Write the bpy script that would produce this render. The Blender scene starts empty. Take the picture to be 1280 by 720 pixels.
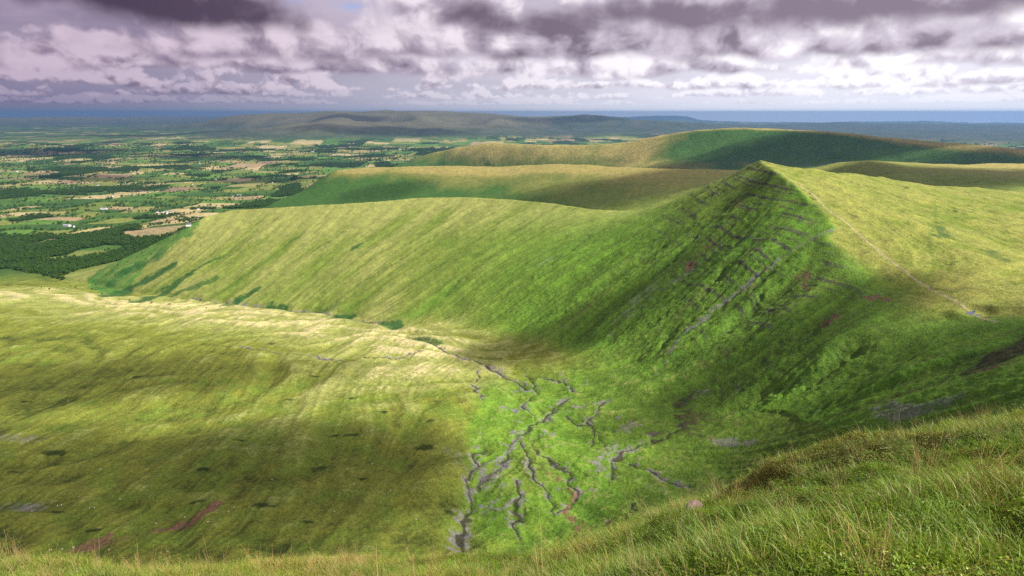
import bpy, math, random
import numpy as np

S = bpy.context.scene
COL = S.collection
R = math.radians
random.seed(7)
rng = np.random.default_rng(11)

# ------------------------------------------------------------------ camera
ZC = 888.0                       # eye height above the sea, metres
FPX = 711.0                      # focal length in pixels of a 1280 px wide frame
PITCH = math.atan(219.0 / FPX)   # level horizon lies 219 px above the centre
cam_d = bpy.data.cameras.new('camera')
cam_d.sensor_width = 36.0
cam_d.lens = 36.0 * FPX / 1280.0
cam_d.clip_start = 0.1
cam_d.clip_end = 200000.0
cam = bpy.data.objects.new('camera', cam_d)
COL.objects.link(cam)
cam.location = (0, 0, ZC)
cam.rotation_euler = (math.pi / 2 - PITCH, 0, 0)
S.camera = cam

# ------------------------------------------------------------------ node helpers
class NT:
    def __init__(s, tree):
        s.t = tree; s.n = tree.nodes; s.l = tree.links
    def new(s, typ, **kw):
        n = s.n.new(typ)
        for k, v in kw.items(): setattr(n, k, v)
        return n
    def put(s, sock, v):
        if hasattr(v, 'node'): s.l.new(v, sock)
        elif isinstance(v, (tuple, list)) and len(v) == 3 and sock.type == 'RGBA': sock.default_value = (*v, 1)
        else: sock.default_value = v
    def m(s, op, a, b=None, c=None, clamp=False):
        n = s.new('ShaderNodeMath', operation=op, use_clamp=clamp)
        for i, v in enumerate((a, b, c)):
            if v is not None: s.put(n.inputs[i], v)
        return n.outputs[0]
    def v(s, op, a, b=None):
        n = s.new('ShaderNodeVectorMath', operation=op)
        s.put(n.inputs[0], a)
        if b is not None: s.put(n.inputs[3 if op == 'SCALE' else 1], b)
        return n.outputs[1] if op in ('LENGTH', 'DOT_PRODUCT') else n.outputs[0]
    def xyz(s, x, y, z):
        n = s.new('ShaderNodeCombineXYZ')
        for i, q in enumerate((x, y, z)): s.put(n.inputs[i], q)
        return n.outputs[0]
    def noise(s, vec, scale, detail=4.0, rough=0.55, dist=0.0):
        n = s.new('ShaderNodeTexNoise')
        s.put(n.inputs['Vector'], vec); n.inputs['Scale'].default_value = scale
        n.inputs['Detail'].default_value = detail; n.inputs['Roughness'].default_value = rough
        n.inputs['Distortion'].default_value = dist
        return n.outputs['Fac']
    def ss(s, x, a, b, lo=0.0, hi=1.0, smooth=True):
        n = s.new('ShaderNodeMapRange')
        n.interpolation_type = 'SMOOTHSTEP' if smooth else 'LINEAR'
        n.clamp = True
        for i, q in enumerate((x, a, b, lo, hi)): s.put(n.inputs[i], q)
        return n.outputs[0]
    def mix(s, f, a, b, blend='MIX'):
        n = s.new('ShaderNodeMix', data_type='RGBA', blend_type=blend)
        s.put(n.inputs[0], f); s.put(n.inputs[6], a); s.put(n.inputs[7], b)
        return n.outputs[2]
    def ramp(s, f, stops):
        n = s.new('ShaderNodeValToRGB')
        e = n.color_ramp.elements
        while len(e) < len(stops): e.new(0.5)
        for q, (p, c) in zip(e, stops):
            q.position = p; q.color = (*c, 1)
        s.put(n.inputs[0], f)
        return n.outputs[0]

# ------------------------------------------------------------------ sky, sun, exposure
SUN_EL, SUN_AZ = R(46), R(104)          # azimuth clockwise from the view direction (+Y)
SUN = np.array([math.cos(SUN_EL) * math.sin(SUN_AZ), math.cos(SUN_EL) * math.cos(SUN_AZ), math.sin(SUN_EL)])
world = bpy.data.worlds.new('World'); S.world = world; world.use_nodes = True
def build_world():
    """Nishita sky behind rows of cumulus that recede to the horizon; all in direction space, the same all round."""
    w = NT(world.node_tree); w.n.clear()
    out = w.new('ShaderNodeOutputWorld'); bg = w.new('ShaderNodeBackground')
    sky = w.new('ShaderNodeTexSky', sky_type='NISHITA', sun_disc=False, sun_elevation=SUN_EL, sun_rotation=SUN_AZ)
    sky.altitude = 880; sky.air_density = 1.0; sky.dust_density = 1.5
    blue = w.v('MULTIPLY', w.v('SCALE', sky.outputs[0], 0.085), (0.95, 0.88, 1.08))
    tc = w.new('ShaderNodeTexCoord'); sp = w.new('ShaderNodeSeparateXYZ'); w.l.new(tc.outputs['Generated'], sp.inputs[0])
    X, Y, Z = sp.outputs
    e = w.m('MULTIPLY', w.m('ARCSINE', Z), 57.2958)
    hx = w.m('SQRT', w.m('MAXIMUM', w.m('SUBTRACT', 1.0, w.m('MULTIPLY', Z, Z)), 1e-4))
    ux = w.m('MULTIPLY', w.m('DIVIDE', X, hx), 57.2958); uy = w.m('MULTIPLY', w.m('DIVIDE', Y, hx), 57.2958)   # bearing on a circle, no seam
    sunside = w.m('ADD', w.m('MULTIPLY', w.m('DIVIDE', X, hx), math.sin(SUN_AZ)), w.m('MULTIPLY', w.m('DIVIDE', Y, hx), math.cos(SUN_AZ)))
    lit = w.ss(sunside, -0.98, 0.30)                     # brighter towards the sun's side
    haze = w.mix(lit, (0.105, 0.098, 0.185), (0.58, 0.59, 0.67))
    brightc = w.mix(lit, (0.40, 0.31, 0.39), (0.76, 0.73, 0.76))
    midc = w.mix(lit, (0.135, 0.092, 0.150), (0.43, 0.385, 0.45))
    darkc = w.mix(lit, (0.036, 0.022, 0.046), (0.175, 0.140, 0.185))
    veil = w.noise(w.xyz(w.m('DIVIDE', ux, 16.0), w.m('DIVIDE', uy, 16.0), w.m('DIVIDE', e, 4.0)), 1.0, 4, 0.55)      # thin high sheet behind the cumulus
    thin = w.mix(w.ss(veil, 0.30, 0.66), midc, w.mix(0.45, midc, brightc))
    col = w.mix(w.ss(veil, 0.62, 0.74, 0.92, 0.10), blue, thin)
    col = w.mix(w.ss(e, 0.5, 7.0, 0.75, 0.0), col, haze)
    thick = w.noise(w.xyz(w.m('DIVIDE', ux, 13.0), w.m('DIVIDE', uy, 13.0), w.m('DIVIDE', e, 3.4)), 1.0, 3, 0.5)   # where the deck is deep and dark
    lowf = w.m('MULTIPLY', w.m('SUBTRACT', w.noise(w.xyz(w.m('DIVIDE', ux, 9.0), w.m('DIVIDE', uy, 9.0), 5.5), 1.0, 2, 0.5), 0.5), 1.1)
    topdark = w.m('ADD', w.ss(e, 3.5, 9.5, 0.66, 0.36), 0.0)          # the nearer, higher part of the deck shows its shaded base
    def layer(col, base, hgt, sc, seed, cov, soft=0.22, fade=0.0, dk=1.0, strat=1.0, low=1.0):
        q = w.xyz(w.m('DIVIDE', ux, sc), w.m('DIVIDE', uy, sc), w.m('ADD', w.m('DIVIDE', e, sc * 0.80), seed * 7.31))
        qs = w.xyz(w.m('DIVIDE', ux, sc * 2.4 * strat), w.m('DIVIDE', uy, sc * 2.4 * strat), w.m('ADD', w.m('DIVIDE', e, sc * 1.6), seed * 3.7))
        big = w.noise(qs, 1.0, 2, 0.5)
        warp = w.new('ShaderNodeTexNoise'); w.put(warp.inputs['Vector'], q); warp.inputs['Scale'].default_value = 1.5; warp.inputs['Detail'].default_value = 2
        qw = w.v('ADD', q, w.v('SCALE', w.v('SUBTRACT', warp.outputs['Color'], (0.5, 0.5, 0.5)), 0.40))
        fine = w.noise(qw, 2.0, 7, 0.54)
        vo = w.new('ShaderNodeTexVoronoi', feature='F1', distance='EUCLIDEAN'); vo.normalize = True
        w.put(vo.inputs['Vector'], qw); vo.inputs['Scale'].default_value = 1.9; vo.inputs['Detail'].default_value = 2.0; vo.inputs['Roughness'].default_value = 0.55
        puff = w.m('MULTIPLY', w.m('SUBTRACT', 0.42, vo.outputs['Distance']), 1.3)
        fine2 = w.noise(w.v('ADD', qw, (0.13, -0.03, 0.17)), 2.0, 4, 0.52)                                   # the same lumps a little towards the light: relief
        rel = w.m('DIVIDE', w.m('SUBTRACT', w.m('ADD', e, w.m('MULTIPLY', lowf, base * (0.5 if seed % 2 else -0.5))), base), hgt)
        body = w.m('ADD', w.m('MULTIPLY', w.m('SUBTRACT', big, 0.5), 4.4), cov - 0.10)
        body = w.m('ADD', body, w.m('MULTIPLY', puff, 0.75))
        body = w.m('ADD', body, w.m('MULTIPLY', w.m('SUBTRACT', fine, 0.5), 1.5))
        body = w.m('SUBTRACT', body, w.m('MULTIPLY', w.m('MAXIMUM', rel, 0.0), 0.80))
        under = w.ss(w.m('ADD', rel, w.m('MULTIPLY', w.m('SUBTRACT', fine, 0.5), 0.50)), -0.12, 0.14)
        al = w.m('MULTIPLY', w.ss(body, 0.0, soft), under)
        relief = w.m('MULTIPLY', w.m('SUBTRACT', fine, fine2), 3.2)
        lum = w.m('SUBTRACT', w.m('ADD', w.m('MULTIPLY', rel, 0.80), 0.22), w.m('MULTIPLY', body, 0.50 * dk))
        lum = w.m('ADD', w.m('ADD', lum, relief), w.m('ADD', w.m('MULTIPLY', puff, 0.75), w.m('MULTIPLY', w.m('SUBTRACT', topdark, thick), 2.0)))
        c = w.mix(w.ss(lum, -0.45, 0.30), darkc, midc); c = w.mix(w.ss(lum, 0.15, 0.95), c, brightc)
        if fade: c = w.mix(fade, c, haze)
        return w.mix(w.m('MULTIPLY', al, low), col, c)
    col = layer(col, 0.75, 0.60, 1.5, 3, 0.60, 0.35, 0.55, 0.5, 2.2, 0.85)
    col = layer(col, 1.35, 0.95, 2.3, 1, 0.66, 0.3, 0.38, 0.6, 1.8, 0.95)
    col = layer(col, 2.1, 1.5, 3.4, 2, 0.75, 0.28, 0.2, 0.8, 1.6)
    col = layer(col, 3.3, 2.4, 6.2, 5, 0.85, 0.35, 0.10, 0.85, 1.3)
    col = layer(col, 4.7, 3.8, 9.5, 4, 0.90, 0.40, 0.0, 0.95, 1.2)
    col = layer(col, 7.1, 6.0, 15.0, 8, 1.0, 0.55, 0.0, 1.1, 1.1)
    # overhead: the same broken deck seen from below
    zz = w.m('MAXIMUM', Z, 0.08)
    pl = w.xyz(w.m('DIVIDE', X, zz), w.m('DIVIDE', Y, zz), 4.2)
    o1 = w.noise(pl, 0.9, 5, 0.58)
    up = w.mix(w.ss(o1, 0.44, 0.62), w.mix(0.6, brightc, midc), w.mix(0.45, midc, darkc))
    up = w.mix(w.ss(o1, 0.36, 0.44), blue, up)
    # thin low haze along the horizon
    hz = w.mix(lit, (0.085, 0.100, 0.180), (0.64, 0.67, 0.74))
    col = w.mix(w.m('MULTIPLY', w.ss(e, 2.6, 0.3), 0.35), col, haze); col = w.mix(w.m('MULTIPLY', w.ss(e, 0.9, -0.05), 0.9), col, hz)
    bgu = w.new('ShaderNodeBackground'); bgh = w.new('ShaderNodeBackground')
    w.l.new(col, bg.inputs[0]); w.l.new(up, bgu.inputs[0]); w.l.new(hz, bgh.inputs[0])
    def mixs(f, p, q):
        n = w.new('ShaderNodeMixShader'); w.put(n.inputs[0], f); w.l.new(p, n.inputs[1]); w.l.new(q, n.inputs[2]); return n.outputs[0]
    sh = mixs(w.ss(e, 11.0, 18.0), bg.outputs[0], bgu.outputs[0])
    sh = mixs(w.m('LESS_THAN', e, -0.2), sh, bgh.outputs[0])
    w.l.new(sh, out.inputs[0])
    world.cycles.sampling_method = 'MANUAL'; world.cycles.sample_map_resolution = 256
build_world()
sun_d = bpy.data.lights.new('sun', 'SUN'); sun_d.energy = 5.0; sun_d.angle = R(0.53); sun_d.color = (1.0, 0.95, 0.86)
sun_o = bpy.data.objects.new('sun', sun_d); COL.objects.link(sun_o)
sun_o.rotation_euler = (math.pi / 2 - SUN_EL, 0, math.pi - SUN_AZ)
S.view_settings.view_transform = 'Standard'; S.view_settings.look = 'None'
S.view_settings.gamma = 1.0; S.view_settings.exposure = 0.68
S.view_settings.use_curve_mapping = False
S.cycles.use_denoising = False
S.cycles.max_bounces = 6; S.cycles.diffuse_bounces = 3; S.cycles.volume_bounces = 1
S.cycles.transparent_max_bounces = 12

# ------------------------------------------------------------------ numpy helpers
def ray(px, py):
    u = np.asarray(px, float) - 640.0; v = 360.0 - np.asarray(py, float)
    return u, FPX * math.cos(PITCH) + v * math.sin(PITCH), -FPX * math.sin(PITCH) + v * math.cos(PITCH)
def PD(px, py, D):               # point on a pixel's ray at a known ground distance
    x, y, z = ray(px, py); h = math.hypot(x, y)
    return (x / h * D, y / h * D, ZC + z / h * D)
def PZ(px, py, z0):              # point on a pixel's ray at a known altitude
    x, y, z = ray(px, py); h = math.hypot(x, y)
    return PD(px, py, (z0 - ZC) / (z / h))
def PA(px, D, z):                # bearing of a pixel column, distance and altitude
    x, y, _ = ray(px, 200); h = math.hypot(x, y)
    return (x / h * D, y / h * D, z)

def _hash(ix, iy, seed):
    h = (ix.astype(np.uint32) * np.uint32(374761393) + iy.astype(np.uint32) * np.uint32(668265263)
         + np.uint32((seed * 974711 + 12345) & 0xffffffff))
    h = (h ^ (h >> np.uint32(13))) * np.uint32(1274126177)
    h = (h ^ (h >> np.uint32(16))) * np.uint32(2246822519)
    return h ^ (h >> np.uint32(15))
def pn(x, y, seed=0):            # gradient noise, about -1..1
    x = np.asarray(x, np.float64); y = np.asarray(y, np.float64)
    fx = np.floor(x); fy = np.floor(y)
    ix = fx.astype(np.int64); iy = fy.astype(np.int64)
    dx = (x - fx).astype(np.float32); dy = (y - fy).astype(np.float32)
    u = dx * dx * dx * (dx * (dx * 6 - 15) + 10); v = dy * dy * dy * (dy * (dy * 6 - 15) + 10)
    def g(ox, oy):
        a = _hash(ix + ox, iy + oy, seed).astype(np.float32) * np.float32(2 * math.pi / 4294967296.0)
        return np.cos(a) * (dx - ox) + np.sin(a) * (dy - oy)
    a = g(0, 0); b = g(1, 0); c = g(0, 1); d = g(1, 1)
    return (a + (b - a) * u + (c - a + (a - b - c + d) * u) * v) * np.float32(1.5)
def fbm(x, y, wl, oct=4, seed=0, gain=0.5):
    r = 0.0; amp = 1.0; tot = 0.0
    for k in range(oct):
        r = r + amp * pn(x / wl + 17.3 * k, y / wl - 9.1 * k, seed + k); tot += amp
        amp *= gain; wl *= 0.49
    return r / tot
def sst(x, a, b):
    t = np.clip((x - a) / (b - a), 0, 1); return t * t * (3 - 2 * t)
def lerp(a, b, t): return a + (b - a) * t
def dline(x, y, line):           # distance to a polyline and the fraction along it
    L = np.asarray(line, float)[:, :2]
    best = np.full(x.shape, 1e9); fr = np.zeros(x.shape); n = len(L) - 1
    for i in range(n):
        ax, ay = L[i]; bx, by = L[i + 1]; ex, ey = bx - ax, by - ay
        t = np.clip(((x - ax) * ex + (y - ay) * ey) / (ex * ex + ey * ey + 1e-9), 0, 1)
        d = np.hypot(x - ax - t * ex, y - ay - t * ey)
        k = d < best; best = np.where(k, d, best); fr = np.where(k, (i + t) / n, fr)
    return best, fr
def inpoly(x, y, poly):
    c = np.zeros(x.shape, bool); P = np.asarray(poly, float)[:, :2]; n = len(P)
    for i in range(n):
        ax, ay = P[i]; bx, by = P[(i + 1) % n]
        if ay == by: continue
        c ^= ((ay > y) != (by > y)) & (x < (bx - ax) * (y - ay) / (by - ay) + ax)
    return c
def blur(a, s):
    r = int(3 * s + 0.5); k = np.exp(-0.5 * (np.arange(-r, r + 1) / s) ** 2); k /= k.sum()
    for ax in (0, 1):
        p = np.pad(a, [(r, r) if i == ax else (0, 0) for i in (0, 1)], mode='edge'); o = np.zeros_like(a)
        for i, w in enumerate(k):
            o += w * (p[i:i + a.shape[0], :] if ax == 0 else p[:, i:i + a.shape[1]])
        a = o
    return a

# ------------------------------------------------------------------ the lie of the land: ridge, edge, stream and foot lines
D_, Z_, A_ = PD, PZ, PA
crest = [Z_(108,350,342), Z_(140,330,388), Z_(190,306,448), Z_(235,283,515), Z_(255,271,542), Z_(290,262,556), Z_(330,260,568), Z_(400,256,586),
         Z_(470,252,600), Z_(520,247,612), Z_(580,246,622), Z_(640,249,630), Z_(690,254,635), Z_(740,262,634),
         Z_(790,264,640), Z_(830,258,658), Z_(870,245,688), Z_(900,228,725), Z_(925,213,765), Z_(940,204.5,789), Z_(950,203,794)]
summit = crest[-1]
south = [summit, D_(1010,212,1220), D_(1100,222,1400), D_(1200,233,1620), D_(1280,238,1800), D_(1400,250,2000), D_(1600,270,2300)]
edge = [summit, D_(968,213,1120), D_(985,225,1090), D_(1020,258,1020), D_(1043,286,962), D_(1032,296,930), D_(1055,330,870), D_(1075,356,820),
        D_(1090,380,780), D_(1105,402,742), D_(1140,409,715), D_(1200,407,705), D_(1280,399,690), D_(1400,400,620), D_(1600,405,520)]
stream = [D_(575,690,400), D_(590,640,455), D_(600,570,560), D_(640,520,690), D_(655,480,800), D_(600,455,900), D_(540,432,1020),
          D_(480,405,1230), D_(400,392,1440), D_(330,385,1560), D_(200,372,1900), D_(110,356,2300), D_(60,345,2600), D_(0,335,3000)]
foot = [D_(870,505,665), D_(760,455,840), D_(680,430,960), D_(600,415,1090), D_(540,405,1200)]
spur = [D_(-300,358,2150), D_(0,364,2000), D_(60,368,1900), D_(120,376,1800), D_(200,382,1650), D_(300,392,1430), D_(400,404,1270), D_(480,420,1100), D_(535,440,960)]
rib = [D_(1032,296,930), D_(985,318,915), D_(935,352,890), D_(885,392,850), D_(845,440,790)]
headrib = [D_(1090,398,745), D_(1040,425,715), D_(985,462,690), D_(930,495,665), D_(880,530,630)]
near_lines = [crest, south, edge, stream, foot, spur, rib, headrib,
    [D_(0,430,1400), D_(125,430,1270), D_(250,430,1150), D_(380,440,1000), D_(470,455,900)],
    [D_(0,520,950), D_(125,520,870), D_(250,520,800), D_(360,520,735), D_(470,515,705), D_(550,500,700)],
    [D_(0,620,680), D_(125,620,620), D_(250,620,560), D_(350,615,525), D_(450,600,510), D_(545,580,520)],
    [D_(-200,690,640), D_(0,690,540), D_(125,690,495), D_(250,690,450), D_(450,690,395), D_(545,690,385)],
    [D_(-200,780,420), D_(100,780,330), D_(400,780,285), D_(650,780,290), D_(780,760,300), D_(900,700,300), D_(1000,640,340), D_(1100,590,380), D_(1280,545,400), D_(1500,520,330)],
    [D_(-200,860,170), D_(100,870,130), D_(400,880,110), D_(650,880,110), D_(800,850,120), D_(950,760,130), D_(1100,690,140), D_(1280,620,150), D_(1500,590,140)],
    [(-60,-60,872), (-20,-30,884), (20,-30,885), (80,-20,880)],
    [D_(700,480,790), D_(705,500,750), D_(700,600,520), D_(690,660,430), D_(680,700,385)],
    [D_(800,510,690), D_(810,560,590), D_(800,630,480)],
    [D_(880,535,625), D_(900,580,545), D_(890,640,450)],
    [D_(1000,520,640), D_(1000,560,570)], [D_(1100,480,630), D_(1110,520,560)],
    [D_(1200,450,640), D_(1200,500,545)],
    [D_(1280,330,1050), D_(1400,330,1030), D_(1600,330,1000)],
    [A_(1250,1950,640), A_(1050,1900,600), A_(950,1800,560), A_(880,1900,490), A_(800,2150,430), A_(600,2600,375), A_(400,2950,325), A_(250,3000,290), A_(120,2900,275), A_(40,2950,270)]]
cyff = [D_(940,214,2700), D_(920,213,2750), D_(830,211,2900), D_(760,208,3000), D_(700,205,3100), D_(620,209,3250), D_(560,208,3350), D_(480,208,3500),
        D_(420,212,3600), D_(400,222,3620), D_(375,240,3580), D_(340,253,3500)]
fan = [D_(940,214,2700), D_(1000,213,2620), D_(1020,209,2600), D_(1050,202,2600), D_(1085,199,2600), D_(1130,203,2700), D_(1200,206,2900), D_(1280,204,3100), D_(1400,206,3300), D_(1700,215,3600)]
fan_edge = [D_(1085,199,2600), D_(1110,212,2480), D_(1140,232,2350), D_(1280,242,2200), D_(1500,250,2300)]
rydd = [D_(500,204,6500), D_(530,193,6400), D_(570,183,6200), D_(610,177,6000), D_(660,180,5700), D_(720,181,5500), D_(780,178,5400), D_(830,168,5250), D_(870,161,5100),
        D_(920,158,5000), D_(980,160,4900), D_(1050,164,4900), D_(1150,175,4900), D_(1280,186,4800), D_(1450,195,4800), D_(1800,210,5200)]
def arc(D, z, a, b, n=12): return [A_(a + (b - a) * i / n, D, z) for i in range(n + 1)]
mid_lines = near_lines + [cyff, fan, fan_edge, rydd,
    [A_(1100,3500,470), A_(1000,3500,430), A_(800,3950,380), A_(600,4400,320), A_(450,4700,260), A_(350,4500,225)],
    [A_(1300,3800,500), A_(1700,4200,560)],
    [A_(1500,6500,450), A_(1280,6600,420), A_(900,6700,430), A_(700,7600,300), A_(520,7800,190), A_(440,7000,180)],
    [A_(820,4700,520), A_(760,5000,430), A_(640,5500,330), A_(540,6000,250)],
    [A_(1300,4450,560), A_(1100,4450,560), A_(960,4500,560), A_(860,4650,540)],
    arc(3300,255,-400,60), arc(4000,225,-400,330), arc(5000,200,-400,390), arc(6000,190,-400,430), arc(7500,175,-400,420), arc(9500,180,-400,1500), arc(13000,190,-400,1600)]
blk = [D_(270,149,24500), D_(285,147,24000), D_(310,142,23500), D_(400,140.5,22500), D_(500,138.5,22000), D_(560,140.5,22000), D_(640,144,21500), D_(665,149,21500), D_(700,146,20800), D_(735,144.5,20500), D_(760,147,20000), D_(830,152,20000), D_(890,157,20000)]
far_lines = [[p for p in l] for l in (cyff, fan, rydd, crest)] + [blk,
    [D_(425,141,21800), D_(432,147,18500), D_(412,150,17000), D_(395,160,15200)],
    [D_(640,144,21500), D_(610,152,18000), D_(600,160,16000)],
    [D_(500,139,21800), D_(520,146,19000), D_(530,154,16500)],
    [A_(258,23800,280), A_(300,21300,320), A_(340,20300,330), A_(378,20000,340)], [A_(452,19300,330), A_(480,19300,340), A_(505,18300,330)], [A_(545,18300,330), A_(580,19000,340), A_(598,17600,330)], [A_(640,18300,330), A_(700,17800,330), A_(800,17500,330), A_(890,18000,320)],
    arc(6000,190,-600,430), arc(9500,180,-600,1800), arc(13500,190,-600,900), arc(17500,230,-600,230), arc(22000,230,-700,220),
    arc(30000,240,-700,900), arc(15000,330,960,1800), arc(21000,330,960,1800),
    [D_(-500,152,45000), D_(-200,150.5,45000), D_(0,149.5,44000), D_(60,147,45000), D_(110,146,45000), D_(160,148.5,45000), D_(240,150,45000), D_(300,150,45000)],
    [D_(880,158,36000), D_(1000,158,36000), D_(1040,155,29000), D_(1060,153,28000), D_(1110,155,27000), D_(1180,158,26000), D_(1280,159,26000), D_(1500,160,26000), D_(1900,166,26000)],
    [D_(px, (147.0 if px < 880 else 153.0) + 1.6 * math.sin(px * 0.021) + 0.9 * math.sin(px * 0.057 + 1), 58500) for px in range(-700, 1901, 26)]]

class Grid:
    def __init__(s, x0, x1, y0, y1, c):
        s.x0, s.y0, s.c = x0, y0, c
        s.nx = int((x1 - x0) / c) + 1; s.ny = int((y1 - y0) / c) + 1
        s.X, s.Y = np.meshgrid(x0 + np.arange(s.nx) * c, y0 + np.arange(s.ny) * c)
    def raster(s, lines, shape=None, c=None):
        c = c or s.c; ny, nx = shape or (s.ny, s.nx)
        sm = np.zeros((ny, nx)); n = np.zeros((ny, nx))
        for L in lines:
            L = np.asarray(L, float)
            for a, b in zip(L[:-1], L[1:]):
                k = max(2, int(np.hypot(*(b - a)[:2]) / c * 1.6) + 2); t = np.linspace(0, 1, k)[:, None]
                q = a + (b - a) * t
                ix = np.rint((q[:, 0] - s.x0) / c).astype(int); iy = np.rint((q[:, 1] - s.y0) / c).astype(int)
                ok = (ix >= 0) & (ix < nx) & (iy >= 0) & (iy < ny)
                np.add.at(sm, (iy[ok], ix[ok]), q[ok, 2]); np.add.at(n, (iy[ok], ix[ok]), 1)
        return n > 0, sm / np.maximum(n, 1)
    def solve(s, lines, base=None, iters=160):
        z = None
        for f in (16, 8, 4, 2, 1):
            ny, nx = (s.ny + f - 1) // f, (s.nx + f - 1) // f
            m, v = s.raster(lines, (ny, nx), s.c * f)
            if base is not None:
                bz = base[::f, ::f][:ny, :nx]
                e = np.zeros_like(m); e[0] = e[-1] = True; e[:, 0] = e[:, -1] = True
                v = np.where(e & ~m, bz, v); m = m | e
            if z is None: z = np.full((ny, nx), v[m].mean())
            else:
                iy = np.minimum(np.arange(ny) / 2, z.shape[0] - 1.001); ix = np.minimum(np.arange(nx) / 2, z.shape[1] - 1.001)
                a, b = iy.astype(int), ix.astype(int); fy = (iy - a)[:, None]; fx = (ix - b)[None]
                a1 = np.minimum(a + 1, z.shape[0] - 1); b1 = np.minimum(b + 1, z.shape[1] - 1)
                z = (z[a][:, b] * (1 - fx) + z[a][:, b1] * fx) * (1 - fy) + (z[a1][:, b] * (1 - fx) + z[a1][:, b1] * fx) * fy
            z = np.where(m, v, z)
            for _ in range(iters if f > 1 else iters // 2):
                p = np.pad(z, 1, mode='edge')
                z = np.where(m, v, 0.25 * (p[:-2, 1:-1] + p[2:, 1:-1] + p[1:-1, :-2] + p[1:-1, 2:]))
        s.z = z
        return z
    def bil(s, a, x, y):
        fx = np.clip((x - s.x0) / s.c, 0, s.nx - 1.001); fy = np.clip((y - s.y0) / s.c, 0, s.ny - 1.001)
        ix = fx.astype(int); iy = fy.astype(int); tx = fx - ix; ty = fy - iy
        return (a[iy, ix] * (1 - tx) + a[iy, ix + 1] * tx) * (1 - ty) + (a[iy + 1, ix] * (1 - tx) + a[iy + 1, ix + 1] * tx) * ty
    def cub(s, a, x, y):             # Catmull-Rom
        fx = np.clip((x - s.x0) / s.c, 1, s.nx - 2.001); fy = np.clip((y - s.y0) / s.c, 1, s.ny - 2.001)
        ix = fx.astype(int); iy = fy.astype(int); tx = fx - ix; ty = fy - iy
        def w(t): return (((-0.5 * t + 1) * t - 0.5) * t, ((1.5 * t - 2.5) * t) * t + 1, ((-1.5 * t + 2) * t + 0.5) * t, (0.5 * t - 0.5) * t * t)
        wx, wy = w(tx), w(ty); r = 0.0
        for j in range(4):
            r = r + wy[j] * sum(wx[i] * a[iy + j - 1, ix + i - 1] for i in range(4))
        return r
    def inside(s, x, y, marg):
        d = np.minimum(np.minimum(x - s.x0, s.x0 + (s.nx - 1) * s.c - x), np.minimum(y - s.y0, s.y0 + (s.ny - 1) * s.c - y))
        return sst(d, 0, marg)

GA = Grid(-50000, 50000, -3000, 62000, 250); GA.solve(far_lines); GA.z = blur(GA.z, 0.6)
GB = Grid(-10000, 10000, -800, 14500, 40); GB.solve(mid_lines, GA.bil(GA.z, GB.X, GB.Y)); GB.z = blur(GB.z, 0.9)
GC = Grid(-2500, 2500, -240, 3700, 8); GC.solve(near_lines + [cyff, fan, fan_edge], GB.bil(GB.z, GC.X, GC.Y))
def _sharp():
    k = np.zeros_like(GC.z)
    for L, w in ((crest, 46), (edge, 46), (south[:3], 40), (rib, 34), (headrib, 34), (cyff, 40), (fan, 40), (fan_edge, 40), (stream, 26), (spur, 30)):
        d, _ = dline(GC.X, GC.Y, L); k = np.maximum(k, 1 - sst(d, 6, w))
    return k
_k = _sharp()
_raw = GC.z
GC.z = lerp(blur(_raw, 3.6), blur(_raw, 0.75), _k)
_k = 1 - sst(dline(GC.X, GC.Y, [crest[-4], summit, edge[3]])[0], 20, 130)
GC.z = lerp(GC.z, blur(_raw, 0.35), _k)
_gy, _gx = np.gradient(blur(GB.z, 1.5), GB.c); GB.slope = np.hypot(_gx, _gy)

def base_h(x, y):
    z = GA.cub(GA.z, x, y)
    w = GB.inside(x, y, 900); k = w > 0
    zb = np.zeros_like(z); zb[k] = GB.cub(GB.z, x[k], y[k]); z = lerp(z, zb, w)
    w = GC.inside(x, y, 120); k = w > 0
    zc = np.zeros_like(z); zc[k] = GC.cub(GC.z, x[k], y[k])
    return lerp(z, zc, w)
def lowness(x, y, z):            # 1 on farmed lowland, 0 on the hills
    return 1 - sst(z, 255, 330)

# ------------------------------------------------------------------ run-off streaks: noise drawn out down the slope
GL = Grid(-1750, 1500, 150, 2600, 3.5)
GL.b = blur(GC.cub(GC.z, GL.X, GL.Y), 3.0)
_gy, _gx = np.gradient(GL.b, GL.c)
GL.slope = np.hypot(_gx, _gy)
_dx = _gx / (GL.slope + 0.03); _dy = _gy / (GL.slope + 0.03)
def lic(src, n, step=1.0):
    acc = src.copy(); wsum = 1.0
    for sg in (1, -1):
        px = np.arange(GL.nx)[None].repeat(GL.ny, 0).astype(float); py = np.arange(GL.ny)[:, None].repeat(GL.nx, 1).astype(float)
        for i in range(n):
            ix = np.clip(np.rint(px), 0, GL.nx - 1).astype(int); iy = np.clip(np.rint(py), 0, GL.ny - 1).astype(int)
            px = px + sg * step * _dx[iy, ix]; py = py + sg * step * _dy[iy, ix]
            ix = np.clip(np.rint(px), 0, GL.nx - 1).astype(int); iy = np.clip(np.rint(py), 0, GL.ny - 1).astype(int)
            acc += src[iy, ix]
    r = acc / (2 * n + 1); r -= blur(r, 14); return np.clip(r / (r.std() + 1e-6), -2.6, 2.6)
GL.fine = lic(rng.standard_normal(GL.X.shape), 20)
GL.coarse = lic(blur(rng.standard_normal(GL.X.shape), 3.2), 36)
GL.broad = lic(blur(rng.standard_normal(GL.X.shape), 8.0), 44)

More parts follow.
